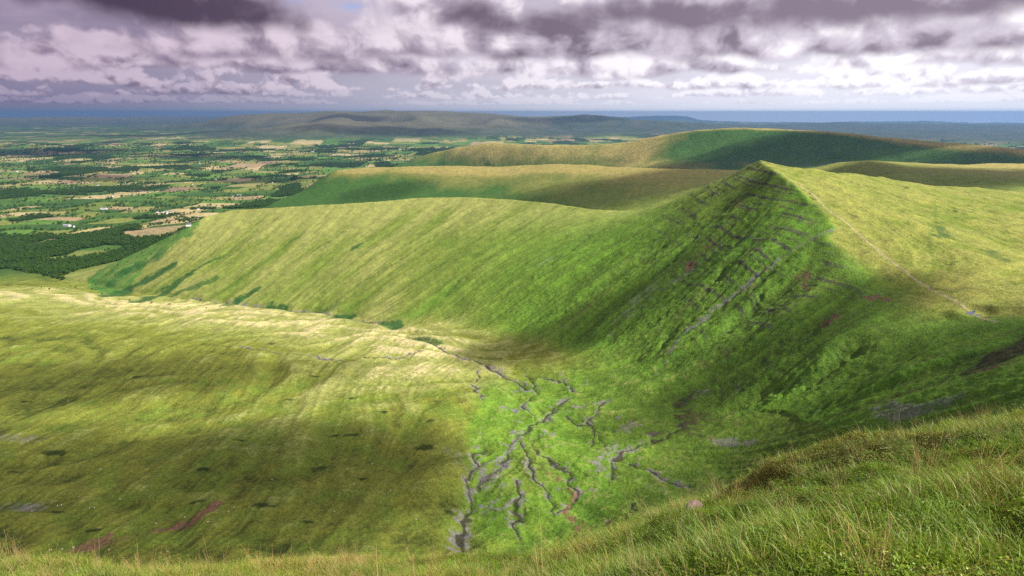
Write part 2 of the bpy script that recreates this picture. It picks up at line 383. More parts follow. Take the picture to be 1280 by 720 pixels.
# terrain without the finest grain, used to look pixels up
streams_px = [
    ([(572,700),(578,675),(590,645),(583,615),(592,590),(598,565),(604,546)], 5.0, 5.0),
    ([(598,612),(622,585),(640,560),(660,537),(690,515),(706,500),(716,494)], 6.0, 3.0),
    ([(662,470),(668,490),(660,508),(668,530)], 3.0, 2.0),
    ([(655,468),(700,478),(738,490)], 3.0, 2.0),
    ([(765,602),(772,575),(790,560),(820,548),(850,534),(872,522)], 4.5, 2.2),
    ([(790,580),(820,590),(846,602),(872,612)], 4.0, 1.8),
    ([(655,485),(620,462),(600,455),(570,444),(540,432),(510,418)], 5.0, 4.0),
    ([(480,405),(430,398),(400,392),(330,385),(260,378),(200,372)], 5.0, 5.0),
    ([(600,462),(592,480),(606,497),(598,508)], 2.5, 2.0),
    ([(690,640),(672,600),(664,570),(650,548)], 2.5, 1.6),
    ([(740,560),(735,530),(752,508),(770,498)], 2.5, 1.4),
    ([(540,440),(470,448),(420,452),(340,440),(250,430)], 2.5, 2.0),
    ([(700,640),(722,610),(712,590),(680,575),(672,556)], 3.5, 2.0),
    ([(700,520),(735,535),(760,560)], 2.0, 1.0), ([(650,600),(640,640),(655,680)], 2.5, 1.5), ([(800,620),(770,640),(740,660)], 2.5, 1.2)]
def W(px, py, tab=[]):
    """ground point seen at a pixel (first hit of its ray with the smooth land)"""
    if not tab: tab.append(np.concatenate([np.linspace(350, 3000, 1800), np.exp(np.linspace(math.log(3005), math.log(50000), 1200))]))
    D = tab[0]; x, y, z = ray(px, py); h = math.hypot(x, y)
    X = x / h * D; Y = y / h * D; zr = ZC + z / h * D
    k = np.nonzero(base_h(X, Y) > zr)[0]
    i = k[0] if len(k) else len(D) - 1
    return (float(X[i]), float(Y[i]), float(zr[i]))
STREAMS = [([W(*p) for p in L], w, d) for L, w, d in streams_px]
def wl(*pts): return [W(*p) for p in pts]
SCREE = [(wl((1040,289),(1010,304),(975,325),(930,360),(900,382),(868,404),(850,425),(842,442),(820,468)), 3.6, 0.8), (wl((905,300),(860,335),(800,385),(765,420)), 5, 0.5),
         (wl((690,322),(660,340)), 9, 0.45), (wl((830,345),(800,372),(770,400)), 9, 0.45), (wl((920,475),(890,487),(870,492)), 9, 0.6),
         (wl((1100,520),(1140,516),(1185,505)), 7, 0.7), (wl((905,550),(940,553)), 6, 0.7), (wl((0,552),(40,551)), 12, 0.6), (wl((0,635),(45,634)), 9, 0.8),
         (wl((570,560),(588,600),(578,640)), 9, 0.55), (wl((628,610),(606,650)), 10, 0.5), (wl((655,545),(630,575),(612,600)), 9, 0.6), (wl((768,560),(768,600)), 8, 0.5), (wl((800,600),(830,620)),8,0.4),
         (wl((640,300),(625,320)), 6, 0.3)]
RED = [(wl((886,302),(872,316),(858,330)), 8, 0.9), (wl((1024,268),(1012,282)), 5, 0.9), (wl((1020,296),(1008,300)), 5, 0.6), (wl((952,335),(966,342)), 6, 0.6), (wl((1004,344),(1008,350)), 7, 0.9),
       (wl((1078,371),(1108,374)), 3, 1.0), (wl((1232,470),(1250,462)), 6, 1.0), (wl((110,682),(160,673),(205,666),(232,660),(252,647),(268,638)), 5.5, 1.9),
       (wl((268,640),(305,633)), 2.2, 0.6), (wl((690,592),(706,604),(714,618),(716,640),(726,660)), 4, 0.9), (wl((948,355),(935,362)), 5, 0.6), (wl((1030,392),(1038,400)), 6, 0.8),
       (wl((925,315),(905,335)), 4, 0.5), (wl((1130,480),(1165,470)), 6, 0.5), (wl((985,258),(1000,252)), 4, 0.4), (wl((395,252),(412,245)), 6, 0.9), (wl((920,250),(926,262)),5,0.5), (wl((960,300),(930,330),(935,312)),3,0.5)]
PATHS = [(wl((1245,403),(1215,390),(1180,371),(1150,352),(1112,326),(1080,300),(1060,280),(1035,262),(1010,238),(985,222),(966,211)), 1.8, 1.0),
         (wl((1168,250),(1170,280),(1160,300),(1168,335)), 2.0, 0.0), (wl((245,285),(232,308),(236,330),(262,345)), 1.5, 0.3), (wl((1160,285),(1215,265),(1262,252)),2.0,0.0), (wl((1168,335),(1200,330)),2.0,0.0)]
DARK = [(W(x, y), a, b) for x, y, a, b in ((405,587,13,7),(420,549,9,4),(440,549,9,4),(532,566,10,7),(330,642,14,6),(70,567,16,9),(18,590,8,5),(384,661,7,4),(300,556,9,4),(245,635,7,3),(118,664,8,3),
        (340,430,10,5),(170,470,9,5),(480,520,7,3),(455,600,6,3),(360,500,8,4),(540,534,6,3),(255,590,8,4),(560,640,6,3),(70,640,10,4),(30,500,10,4),(440,500,6,4),(395,470,8,3))]
PEAT_CRAG_SHADE = [(wl((858,500),(872,520),(850,535),(830,545)), 14, 0.95), (wl((850,506),(880,548)), 9, 0.8), (wl((1222,464),(1255,446),(1290,420)), 12, 1.0), (wl((1262,440),(1290,432)), 12, 1.0), (wl((1000,250),(960,245)), 0.1, 0.0)]  # peat hollows first; right-edge strokes paint the crag's shadow and dark rock
FERN = [(wl((350,387),(338,384)), 9, 1.0), (wl((435,398),(424,396)), 9, 1.0), (wl((496,408),(482,405)), 9, 0.9), (wl((322,362),(298,378)), 6, 0.9), (wl((300,372),(285,382)), 7, 0.8), (wl((266,352),(215,372)), 7, 0.8),
        (wl((272,322),(240,340),(205,362)), 5, 0.9), (wl((235,345),(190,372),(170,378)), 9, 0.9), (wl((210,335),(160,362),(135,370)), 14, 0.9), (wl((200,320),(150,345),(120,362)), 14, 0.7), (wl((452,305),(440,313)), 5, 0.9), (wl((380,290),(365,300)),5,0.6), (wl((420,380),(400,390)),6,0.6), (wl((550,432),(520,424)), 7, 0.8),
        (wl((1175,285),(1180,300)), 5, 0.7), (wl((1236,318),(1260,330)), 6, 0.6), (wl((1205,305),(1240,312)), 4, 0.5)]

NOSE = wl((250,276), (243,290), (222,302), (200,318), (168,343), (146,366), (118,366), (106,352), (140,330), (190,306))
GULLIES = [(wl((1000,325),(930,388),(880,440)), 9, 5), (wl((945,245),(862,330),(790,400),(745,438)), 9, 5), (wl((905,258),(822,335),(752,395)), 8, 4), (wl((1062,368),(990,430),(925,470),(885,495)), 10, 7),
           (wl((1098,412),(1040,452),(965,490),(905,520)), 10, 7), (wl((1180,425),(1090,482),(1000,525)), 12, 6), (wl((862,272),(780,335),(700,385),(645,408)), 9, 4), (wl((975,262),(900,345),(842,410),(810,450)), 7, 4),
           (wl((1035,330),(965,395),(900,450)), 7, 4), (wl((770,275),(690,330),(610,385)), 9, 3.5), (wl((690,270),(600,330),(530,385)), 9, 3), (wl((590,265),(500,325),(420,375)), 8, 2.5), (wl((470,265),(380,320),(300,365)), 8, 2.5)]
_sh = sorted([(W(*p)[1], W(*p)[0]) for p in ((572,690), (584,640), (590,600), (596,560), (606,520), (598,490), (580,468), (550,448))])
SHY = np.array([p[0] for p in _sh]); SHX = np.array([p[1] for p in _sh])
def near_detail(x, y, z, only_shape=False):
    """relief and colour of the near land; returns dz, rgb"""
    n = len(x)
    inL = GL.inside(x, y, 150)
    fi = GL.bil(GL.fine, x, y) * inL; co = GL.bil(GL.coarse, x, y) * inL; br = GL.bil(GL.broad, x, y) * inL
    sl = GL.bil(GL.slope, x, y)
    steep = sst(sl, 0.22, 0.75) * inL
    ds, _ = dline(x, y, [summit, edge[3], edge[5]])
    db, _ = dline(x, y, crest)
    de, _ = dline(x, y, edge)
    dfl, _ = dline(x, y, stream)
    isS = south_side(x, y)                                     # 1 on the sunny dip slope behind the edge
    f1 = fbm(x, y, 420, 4, 1); f2 = fbm(x, y, 120, 4, 21); f3 = fbm(x, y, 34, 4, 41); f4 = fbm(x, y, 9, 3, 61)
    lee = sst(np.minimum(db, de), 8, 90)
    dz = f1 * 9 * lee + f2 * 4.2 * lee + f3 * 1.9 + f4 * 0.8 + fbm(x, y, 4.3, 2, 65) * 0.35
    floor_ = (1 - sst(sl, 0.16, 0.42)) * inL
    dz = dz + (co * 2.3 + br * 4.2) * (1 - 0.6 * sst(-x, -50, 350)) * steep * lee + fi * 1.15 * (0.3 + steep) * lee + co * 0.8 * lee
    # bedding: crags and ledges on the scarp below the summit and along the edge
    zz = z + 0.02 * x + f2 * 5
    zb = z + 0.05 * x + f2 * 6 + f3 * 1.5; band = np.maximum(1 - np.abs(((zb / 19.0) % 1.0) - 0.5) * 7, 0.8 - np.abs(((zb / 12.0 + .3) % 1.0) - 0.5) * 8)
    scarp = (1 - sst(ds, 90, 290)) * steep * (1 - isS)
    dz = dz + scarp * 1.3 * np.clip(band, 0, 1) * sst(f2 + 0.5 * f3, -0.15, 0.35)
    # flow hummocks on the shelf
    shelf = val_mask(x, y)
    fl = shelf * np.sin(2 * math.pi * (fbm(x, y, 520, 3, 71) * 6.5 + z / 26.0))
    dz = dz + shelf * 9 * fbm(x, y, 300, 2, 73)
    dz = dz + fl * 2.2 * (1 - steep) * (1 - isS) * sst(-x, -80, 120)
    w1 = fbm(x, y, 46, 3, 131); w2 = fbm(x, y, 46, 3, 137)
    xw = x + 17 * w1 + 7 * f3; yw = y + 17 * w2 - 7 * f4
    var = 0.75 + 0.9 * fbm(x, y, 70, 2, 141)
    cut = np.zeros(n); wet = np.zeros(n); grav = np.zeros(n)
    wob = f4 * 3 + f3 * 7
    for L, w, d in STREAMS:
        dd, fr = dline(xw, yw, L); ends = (1 - sst(fr, 0.8, 1.0)) * 0.75 + 0.25
        cut = np.maximum(cut, ends * 0.55 * d * (1 - sst(dd, w * 0.2, w * 1.9))); wet = np.maximum(wet, ends * (1 - sst(dd, 0.7 + w * 0.08, 1.2 + w * 0.28)))
        grav = np.maximum(grav, ends * var * (1 - sst(dd, w * 0.5, w * 3.2)))
    gul = np.zeros(n)
    for L, w, d in GULLIES:
        dd, fr = dline(xw, yw, L); t = sst(fr, 0.0, 0.25) * (1 - sst(fr, 0.8, 1.0))
        cut = np.maximum(cut, t * d * var * (1 - sst(dd, 0.5, w * 1.7))); gul = np.maximum(gul, t * (1 - sst(dd, w * 0.15, w * 0.8)))
    # many small runnels over the fan of the valley floor
    fan_m = np.exp(-(((x - 60) / 190) ** 2 + ((y - 600) / 210) ** 2))
    dxs = x - np.interp(y, SHY, SHX) - 14 * f3 - 16 * f2; fan_m = fan_m * sst(dxs, -38, 22)      # the fan ends at the shelf's bank
    dz = dz + 9.0 * np.exp(-((dxs + 48) / 34) ** 2) * sst(y, 330, 430) * (1 - sst(y, 760, 900)) * (0.8 + 0.6 * f2)
    run = np.abs(fbm(x + 40 * f2, y, 48, 3, 81)); runm = (1 - sst(run, 0.0, 0.045)) * sst(fbm(x, y, 55, 2, 161), -0.15, 0.25) * sst(fan_m, 0.25, 0.6) * floor_
    cut = np.maximum(cut, runm * 0.9 * sst(f2 + f3, -0.4, 0.3)); hag = fan_m * floor_
    dz = dz + hag * 1.6 * sst(f3, -0.2, 0.35) - cut
    if only_shape: return dz, None
    # ---- colours
    def C(*c): return np.array(c)[None, :]
    straw, dry, olive, green, vivid, fern, deep = C(.43,.385,.18), C(.235,.255,.070), C(.140,.190,.032), C(.105,.185,.024), C(.105,.225,.022), C(.020,.078,.020), C(.04,.060,.012)
    rock, red, peat, gravel, wetc = C(.085,.075,.07), C(.17,.078,.065), C(.028,.026,.012), C(.185,.165,.18), C(.035,.035,.022)  # peat colour also serves the painted crag shade
    def mx(c, d, t): return c + (d - c) * np.clip(t, 0, 1)[:, None]
    s_face = sst(z, 430, 640)
    onridge = 1 - sst(db, 20, 330)
    xl = sst(-x, -350, 500)                                    # farther along the ridge the slope is drier
    dryness = 0.10 + 0.55 * onridge + 0.42 * xl + 0.30 * f2 + 0.22 * f1 + 0.16 * fi * 0.5 + 0.14 * br - 0.25 * steep * (1 - xl) + xl * (0.16 * fi + 0.14 * co) * steep
    dryness = lerp(dryness, 0.34 + 0.35 * f2 + 0.25 * f3, sst(np.hypot(x, y), 1900, 2300) * sst(x, 0, 300))
    col = mx(green, olive, sst(dryness, 0.0, 0.35)); col = mx(col, dry, sst(dryness, 0.3, 0.95))
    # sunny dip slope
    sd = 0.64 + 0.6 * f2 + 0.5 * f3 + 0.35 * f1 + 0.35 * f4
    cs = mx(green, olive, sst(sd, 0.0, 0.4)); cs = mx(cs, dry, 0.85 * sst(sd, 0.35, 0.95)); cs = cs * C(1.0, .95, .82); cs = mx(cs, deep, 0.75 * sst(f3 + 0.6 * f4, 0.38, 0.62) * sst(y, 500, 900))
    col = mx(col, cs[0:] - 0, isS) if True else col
    # valley and shelf
    dsp, _ = dline(x, y, spur)
    sv = 0.26 + 0.80 * np.exp(-(dsp / 190) ** 2) + 0.34 * f2 + 0.30 * f1 + 0.17 * fl + 0.26 * f3 + 0.2 * f4 - 0.18 * sst(500 - y, 0, 200) + 0.06*fi
    cv = mx(deep, C(.150, .172, .028), sst(sv, -0.25, 0.35)); cv = mx(cv, green, 0.48 * sst(f1 + f3, 0.1, 0.6)); cv = mx(cv, dry, sst(sv, 0.42, 0.85)); cv = mx(cv, straw, sst(sv, 0.9, 1.25))
    cv = mx(cv, vivid, sst(fan_m, 0.12, 0.5) * (0.75 + 0.5 * f3))
    cv = mx(cv, olive, 0.5 * sst(fan_m, 0.2, 0.6) * sst(f2, 0.05, 0.4))
    cv = mx(cv, green, 0.85 * sst(x, 60, 190) * (1 - 0.5 * sst(f2, 0, 0.4)))
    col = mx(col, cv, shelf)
    nose = inpoly(x + 40 * w1 + 30 * f2, y + 40 * w2, NOSE).astype(float)
    col = mx(col, C(.045, .150, .028), nose * (0.75 + 0.3 * fi * 0.4 + 0.5 * f3))
    lowface = (1 - shelf) * (1 - isS) * sst(x, -250, 150) * (1 - sst(np.hypot(x, y), 1450, 1800))
    col = mx(col, vivid, lowface * (0.42 + 0.25 * fi + 0.3 * f2 + 0.2 * br) * (1 - 0.5 * onridge))
    # green streaks and darker runnels down the faces
    col = mx(col, deep, 0.5 * steep * sst(-co, 0.7, 2.0)); col = mx(col, vivid, 0.35 * steep * sst(fi + co, 1.2, 3.0))
    col = mx(col, dry, 0.30 * steep * sst(co - 0.4 * fi, 1.1, 2.4))
    col = mx(col, C(.05, .095, .016), 0.6 * gul * sst(var + f4, 0.4, 0.9))
    # crags
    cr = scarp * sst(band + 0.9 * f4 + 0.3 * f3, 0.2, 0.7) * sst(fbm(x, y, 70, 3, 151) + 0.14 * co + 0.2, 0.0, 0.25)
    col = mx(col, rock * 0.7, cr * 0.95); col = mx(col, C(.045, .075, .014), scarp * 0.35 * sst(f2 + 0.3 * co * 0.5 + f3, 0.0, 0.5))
    gp = sst(fan_m, 0.2, 0.5) * floor_ * sst(fbm(x, y, 40, 3, 171) + 0.5 * f4, 0.2, 0.55)
    col = mx(col, dry, 0.55 * sst(fan_m, 0.1, 0.4) * sst(f3 + 0.8 * f4, 0.1, 0.6))
    col = mx(col, gravel, sst(np.maximum(grav, 0.85 * gp) * (0.7 + 1.9 * f4 + 1.0 * f3), 0.30, 0.85) * 0.75); col = mx(col, wetc, wet * 0.9); col = mx(col, C(.06, .085, .015), runm * 0.75)
    grain = f4 * 0.9 + f3 * 0.7 + 0.25 * fi
    for lst, c in ((SCREE, gravel), (RED, red), (PEAT_CRAG_SHADE, peat * 1.6), (FERN, fern)):
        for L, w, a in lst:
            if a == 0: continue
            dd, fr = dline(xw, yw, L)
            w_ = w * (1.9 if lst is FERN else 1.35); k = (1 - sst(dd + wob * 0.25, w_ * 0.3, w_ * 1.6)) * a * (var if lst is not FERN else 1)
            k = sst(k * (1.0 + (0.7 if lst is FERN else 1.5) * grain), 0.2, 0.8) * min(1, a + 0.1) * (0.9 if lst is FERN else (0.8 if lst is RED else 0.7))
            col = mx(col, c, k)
    for L, w, a in PATHS:
        dd, _ = dline(x, y, L); dd = dd + f4 * 1.2
        col = mx(col, C(.36, .29, .19) if a > 0.5 else (C(.14, .15, .03) if a > 0 else C(.085, .14, .02)), (1 - sst(dd, w * 0.5, w * 1.3)) * (0.6 if a > 0.5 else 0.5))
    for c0, a, b in DARK:
        q = np.hypot((x - c0[0]) / (a * 1.15), (y - c0[1]) / (b * 0.95)) + 0.7 * f4 + 0.55 * f3
        col = mx(col, C(.026, .042, .010), (1 - sst(q, 0.45, 1.15)) * 0.9)
    return dz, np.clip(col * (1 + 0.10 * f4 + 0.08 * fi)[:, None], 0.008, 0.7)

_sp = [p for p in edge] + [(2600, 200, 0), (2600, 2400, 0)] + [p for p in reversed(south)]
def south_side(x, y):
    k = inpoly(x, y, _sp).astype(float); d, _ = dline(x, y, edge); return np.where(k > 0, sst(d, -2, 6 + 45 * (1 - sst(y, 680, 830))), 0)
_vp = [(p[0], p[1]) for p in foot] + [(p[0], p[1]) for p in stream[7:]] + [(-3000, 2600), (-3000, 0), (0, 60), (330, 330), (300, 480), (300, 560)]
def val_mask(x, y):
    k = inpoly(x, y, _vp).astype(float); d, _ = dline(x, y, _vp[:len(foot) + 7]); s = sst(d, 0, 26) * 0.5
    return np.where(k > 0, 0.5 + s, 0.5 - s)

# ------------------------------------------------------------------ fields, hedges and woods of the lowland
FX0, FX1, FY0, FY1, FC = -13000.0, 13000.0, 2300.0, 17000.0, 8.0
FIELD = np.zeros((int((FY1 - FY0) / FC), int((FX1 - FX0) / FC)), np.int32)
LEAF = []
def _split(x0, y0, x1, y1, depth):
    w, h = x1 - x0, y1 - y0; a = w * h
    far = (y0 - FY0) / (FY1 - FY0)
    lim = random.choice((40000, 65000, 100000, 160000)) * (1 + 1.3 * far)
    if a < lim or depth > 20:
        LEAF.append((x0, y0, x1, y1)); return
    t = random.uniform(0.36, 0.64)
    if (w > h * random.uniform(0.75, 1.5)):
        m = x0 + w * t; _split(x0, y0, m, y1, depth + 1); _split(m, y0, x1, y1, depth + 1)
    else:
        m = y0 + h * t; _split(x0, y0, x1, m, depth + 1); _split(x0, m, x1, y1, depth + 1)
_split(FX0, FY0, FX1, FY1, 0)
FCOL = np.array([(.055,.115,.022), (.085,.17,.030), (.040,.09,.020), (.11,.155,.032), (.16,.185,.045), (.22,.21,.07), (.36,.30,.145), (.29,.22,.12), (.22,.15,.10), (.018,.042,.014)])
def fwarp(x, y): return x + 170 * fbm(x, y, 1500, 2, 201) + 40 * fbm(x, y, 420, 2, 203), y + 170 * fbm(x, y, 1500, 2, 202) + 40 * fbm(x, y, 420, 2, 204)
WOODS = [[W(-60,300), W(40,292), W(100,296), W(160,284), W(205,287), W(190,303), W(130,330), W(105,350), W(60,352), W(-60,350)],
         [W(470,200), W(560,192), W(602,208), W(540,212), W(470,209)], [W(330,252), W(370,222), W(400,232), W(360,250)], [W(250,268), W(330,250), W(345,256), W(290,262)]]
def _paint_fields():
    iy, ix = np.mgrid[0:FIELD.shape[0], 0:FIELD.shape[1]]
    for x0, y0, x1, y1 in LEAF:
        a, b, c, d = int((x0 - FX0) / FC), int((x1 - FX0) / FC), int((y0 - FY0) / FC), int((y1 - FY0) / FC)
        cx, cy = np.array([(x0 + x1) / 2]), np.array([(y0 + y1) / 2])
        wood = float(fbm(cx, cy, 1300, 3, 211)[0]); tan = float(fbm(cx, cy, 2100, 2, 221)[0])
        if wood > 9: k = 9
        else:
            wts = [3, 3, 3, 2, 2, 1.6, 1.1, .8, .3]
            if tan > 0.05: wts = [1.5, 2, 1, 2, 2.5, 2.6, 2.4, 1.8, .7]
            k = random.choices(range(9), wts)[0]
        FIELD[c:d, a:b] = k
_paint_fields()
def woodland(x, y): return fbm(x, y, 1000, 5, 211, 0.6) + 0.12 * fbm(x, y, 3000, 2, 213) > 0.17
def field_at(x, y):
    u, v = fwarp(x, y)
    i = np.clip(((u - FX0) / FC).astype(int), 0, FIELD.shape[1] - 1); j = np.clip(((v - FY0) / FC).astype(int), 0, FIELD.shape[0] - 1)
    k = FIELD[j, i].copy()
    k[woodland(x, y)] = 9
    for P in WOODS: k[inpoly(x, y, P) & (fbm(x, y, 420, 3, 241) < 0.16)] = 9
    return k

# ------------------------------------------------------------------ terrain sheet
def far_detail(x, y, z, D):
    n = len(x)
    low = lowness(x, y, z)
    g1 = fbm(x, y, 2300, 4, 101); g2 = fbm(x, y, 700, 4, 111); g3 = fbm(x, y, 160, 4, 121)
    dz = low * (g1 * 42 + g2 * 13) + (1 - low) * (g2 * 9 + g3 * 5)
    far = sst(D, 11000, 16000)
    dz = dz + far * g1 * 22 + far * (1 - low) * (55 - 150 * np.abs(fbm(x, y, 3200, 4, 151)))
    stp = GB.bil(GB.slope, x, y) * (1 - far)
    def C(*c): return np.array(c)[None, :]
    def mx(c, d, t): return c + (d - c) * np.clip(t, 0, 1)[:, None]
    d = sst(z, 280, 600) + 0.5 * g2 + 0.4 * g3 - sst(stp, 0.2, 0.42) * np.where(D > 3900, 1.2 * sst(x, 1000, 1700), 0.65)
    drd, _ = dline(x, y, rydd); d = d - 0.75 * sst(drd, 90, 260) * sst(x, 1000, 1600) * (D > 3900)
    col = mx(C(.045, .105, .022), C(.13, .15, .036), sst(d, 0.0, 0.5)); col = mx(col, C(.27, .235, .075), sst(d, 0.45, 0.95))
    col = mx(col, C(.02, .06, .018), 0.8 * sst(g3 + 0.6 * g2, 0.3, 0.5) * (1 - sst(z, 380, 560)))
    moor = C(.050, .050, .046) * (1 + 0.7 * g2)[:, None]
    col = mx(col, moor, far * 0.75)
    flat = mx(C(.05, .095, .02), C(.10, .13, .03), sst(g3, -0.2, 0.4)); flat = mx(flat, C(.018, .045, .014), 0.8 * sst(g2 + g3, 0.0, 0.4))
    fk = field_at(x, y); fc = FCOL[fk] * (1 + 0.25 * g3 + 0.10 * g2)[:, None]
    infield = sst(D, 2300, 2700) * (1 - sst(D, 16000, 22000))
    speck = sst(fbm(x, y, 900, 3, 251) + 0.4 * g3, 0.16, 0.3)
    flat = mx(flat, C(.24, .21, .10), 0.8 * speck * sst(D, 14000, 18000)); flat = mx(flat, C(.02, .045, .018), 0.7 * sst(fbm(x, y, 1500, 3, 261), 0.0, 0.25) * sst(D, 14000, 18000))
    flat = mx(flat, fc, infield); col = mx(col, flat, low)
    return dz, np.clip(col, 0.008, 0.7)

def seg(a, b, n): return np.exp(np.linspace(math.log(a), math.log(b), n, endpoint=False))
ROWS = np.concatenate([seg(22, 350, 90), seg(350, 1300, 600), seg(1300, 2500, 230), seg(2500, 3900, 120), seg(3900, 7000, 130), seg(7000, 15000, 110), seg(15000, 60000, 110), [60000]])
AZ = np.concatenate([np.linspace(-180, -54, 30, endpoint=False), np.linspace(-54, 54, 900, endpoint=False), np.linspace(54, 180, 31)])
POOLS = [(W(1214, 391), 11.0)]
def terrain_z(x, y):
    sh = x.shape; x = np.ravel(x).astype(float); y = np.ravel(y).astype(float)
    return _terrain(x, y, True)[0].reshape(sh)
def _terrain(x, y, shape_only=False):
    D = np.hypot(x, y); z = base_h(x, y)
    wn = 1 - sst(D, 2300, 3000)
    dz = np.zeros(len(x)); col = np.zeros((len(x), 3))
    k = wn > 0
    if k.any():
        a, c = near_detail(x[k], y[k], z[k], shape_only); dz[k] += a * wn[k]
        if not shape_only: col[k] += c * wn[k][:, None]
    k = wn < 1
    if k.any():
        a, c = far_detail(x[k], y[k], z[k], D[k]); dz[k] += a * (1 - wn[k])
        if not shape_only: col[k] += c * (1 - wn[k])[:, None]
    dz *= sst(D, 60, 260); dz += 4.0 * np.exp(-np.hypot(x - summit[0], y - summit[1]) / 22.0)
    z = z + dz
    for (qx, qy, qz), qr in POOLS:
        d = np.hypot(x - qx, y - qy); z = lerp(qz, z, sst(d, qr, qr + 12))
    return z, col

def grass_material(name, s1=0.35, s2=0.06, bump=0.5, var=0.35):
    m = bpy.data.materials.new(name); m.use_nodes = True
    w = NT(m.node_tree); w.n.clear()
    out = w.new('ShaderNodeOutputMaterial'); b = w.new('ShaderNodeBsdfPrincipled')
    b.inputs['Roughness'].default_value = 0.9; b.inputs['Specular IOR Level'].default_value = 0.08
    geo = w.new('ShaderNodeNewGeometry'); pos = geo.outputs['Position']
    a = w.new('ShaderNodeAttribute', attribute_name='albedo')
    n1 = w.noise(pos, s1, 5, 0.62); n2 = w.noise(pos, s2, 4, 0.6)
    f = w.m('ADD', w.ss(n1, 0.33, 0.67, 1 - var, 1 + var, False), w.ss(n2, 0.3, 0.7, -var * 0.5, var * 0.5, False))
    c = w.v('SCALE', a.outputs['Color'], f)
    # yellower where the grain is light, greener where it is dark
    c = w.mix(w.ss(n2, 0.45, 0.7, 0, 0.25), c, w.v('MULTIPLY', c, (1.25, 1.05, 0.8)))
    w.l.new(c, b.inputs['Base Color'])
    bp = w.new('ShaderNodeBump'); bp.inputs['Strength'].default_value = bump; bp.inputs['Distance'].default_value = 1.0 / s1 * 0.5
    w.l.new(n1, bp.inputs['Height']); w.l.new(bp.outputs[0], b.inputs['Normal']); w.l.new(b.outputs[0], out.inputs[0])
    return m
def mesh_np(name, V, F, col=None, mat=None, smooth=True, parent=None, attr='albedo'):
    me = bpy.data.meshes.new(name); V = np.asarray(V, np.float32); F = np.asarray(F, np.int32); k = F.shape[1]
    me.vertices.add(len(V)); me.vertices.foreach_set('co', V.ravel())
    me.loops.add(F.size); me.loops.foreach_set('vertex_index', F.ravel())
    me.polygons.add(len(F)); me.polygons.foreach_set('loop_start', np.arange(0, F.size, k, dtype=np.int32))
    me.polygons.foreach_set('loop_total', np.full(len(F), k, np.int32))
    me.update(calc_edges=True); me.polygons.foreach_set('use_smooth', np.full(len(F), smooth))
    if col is not None:
        at = me.attributes.new(attr, 'FLOAT_COLOR', 'POINT'); at.data.foreach_set('color', np.c_[col, np.ones(len(col))].astype(np.float32).ravel())
    if mat: me.materials.append(mat)
    o = bpy.data.objects.new(name, me); COL.objects.link(o); o.parent = parent
    return o
def tag(o, label=None, cat=None, group=None, kind=None):
    for k, v in (('label', label), ('category', cat), ('group', group), ('kind', kind)):
        if v: o[k] = v
    return o

M_NEAR = grass_material('hill_grass', 0.42, 0.045, 1.0, 0.36)
M_FAR = grass_material('far_moor', 0.05, 0.008, 0.4, 0.30)
def build_terrain():
    A, DD = np.meshgrid(np.radians(AZ), ROWS); ny, nx = A.shape
    x = (np.sin(A) * DD).ravel(); y = (np.cos(A) * DD).ravel()
    z, col = _terrain(x, y)
    idx = np.arange(ny * nx).reshape(ny, nx)
    F = np.stack([idx[:-1, :-1], idx[:-1, 1:], idx[1:, 1:], idx[1:, :-1]], -1).reshape(-1, 4)[:, ::-1]
    fx = x[F].mean(1); fy = y[F].mean(1); fz = z[F].mean(1); D = np.hypot(fx, fy)
    az = np.degrees(np.arctan2(fx, fy))
    region = np.zeros(len(F), int)                                   # valley
    cwm = [(p[0], p[1]) for p in near_lines[-1]]
    mtn = [(p[0], p[1]) for p in foot] + [(p[0], p[1]) for p in stream[7:12]] + [(p[0], p[1]) for p in reversed(near_lines[-1])] + [(2600, 1900), (2600, 300), edge[-1][:2], edge[-4][:2], (380, 560), (300, 560)]
    mtn = [tuple(map(float, p[:2])) for p in mtn]
    hill = lowness(fx, fy, fz) < 0.5
    beyond = ~inpoly(fx, fy, mtn) & (D > 1700) & (np.abs(az) < 60)
    sh = [A_(1800,3900,0), A_(1300,3800,0), A_(1100,3500,0), A_(1000,3500,0), A_(800,3950,0), A_(600,4400,0), A_(450,4700,0), A_(350,4700,0), A_(200,5000,0), (-9000, 9000, 0)]
    pa = np.array([math.degrees(math.atan2(p[0], p[1])) for p in sh])[::-1]; pd = np.array([math.hypot(p[0], p[1]) for p in sh])[::-1]
    lim = np.interp(az, pa, pd)
    region[inpoly(fx, fy, mtn)] = 1
    region[beyond & hill & (D < lim) & (az > -25)] = 2
    region[beyond & hill & (D >= lim)] = 3
    region[(D > 13500) & hill] = 4
    region[(~hill) & (D > 2400)] = 5
    region[(np.abs(az) >= 60)] = 0
    for r, (nm, lab) in enumerate((('valley', 'green cwm floor and shelving grass slope cut by braided streams'),
            ('mountain', 'steep pyramid peak with long grassy ridge falling away to farmland'),
            ('middle_ridge', 'lower green ridge behind the peak'), ('far_ridge', 'broad flat topped yellow moorland ridge behind the nearer ridges'),
            ('distant_hills', 'blue hazy escarpment on the horizon'), ('lowland', 'wide farmed lowland below the hills'))):
        f = F[region == r]
        if not len(f): continue
        u, inv = np.unique(f, return_inverse=True)
        o = mesh_np(nm, np.stack([x[u], y[u], z[u]], -1), inv.reshape(-1, 4), col[u], M_NEAR if r in (0, 1, 2) else M_FAR)
        tag(o, lab, kind='structure')
build_terrain()

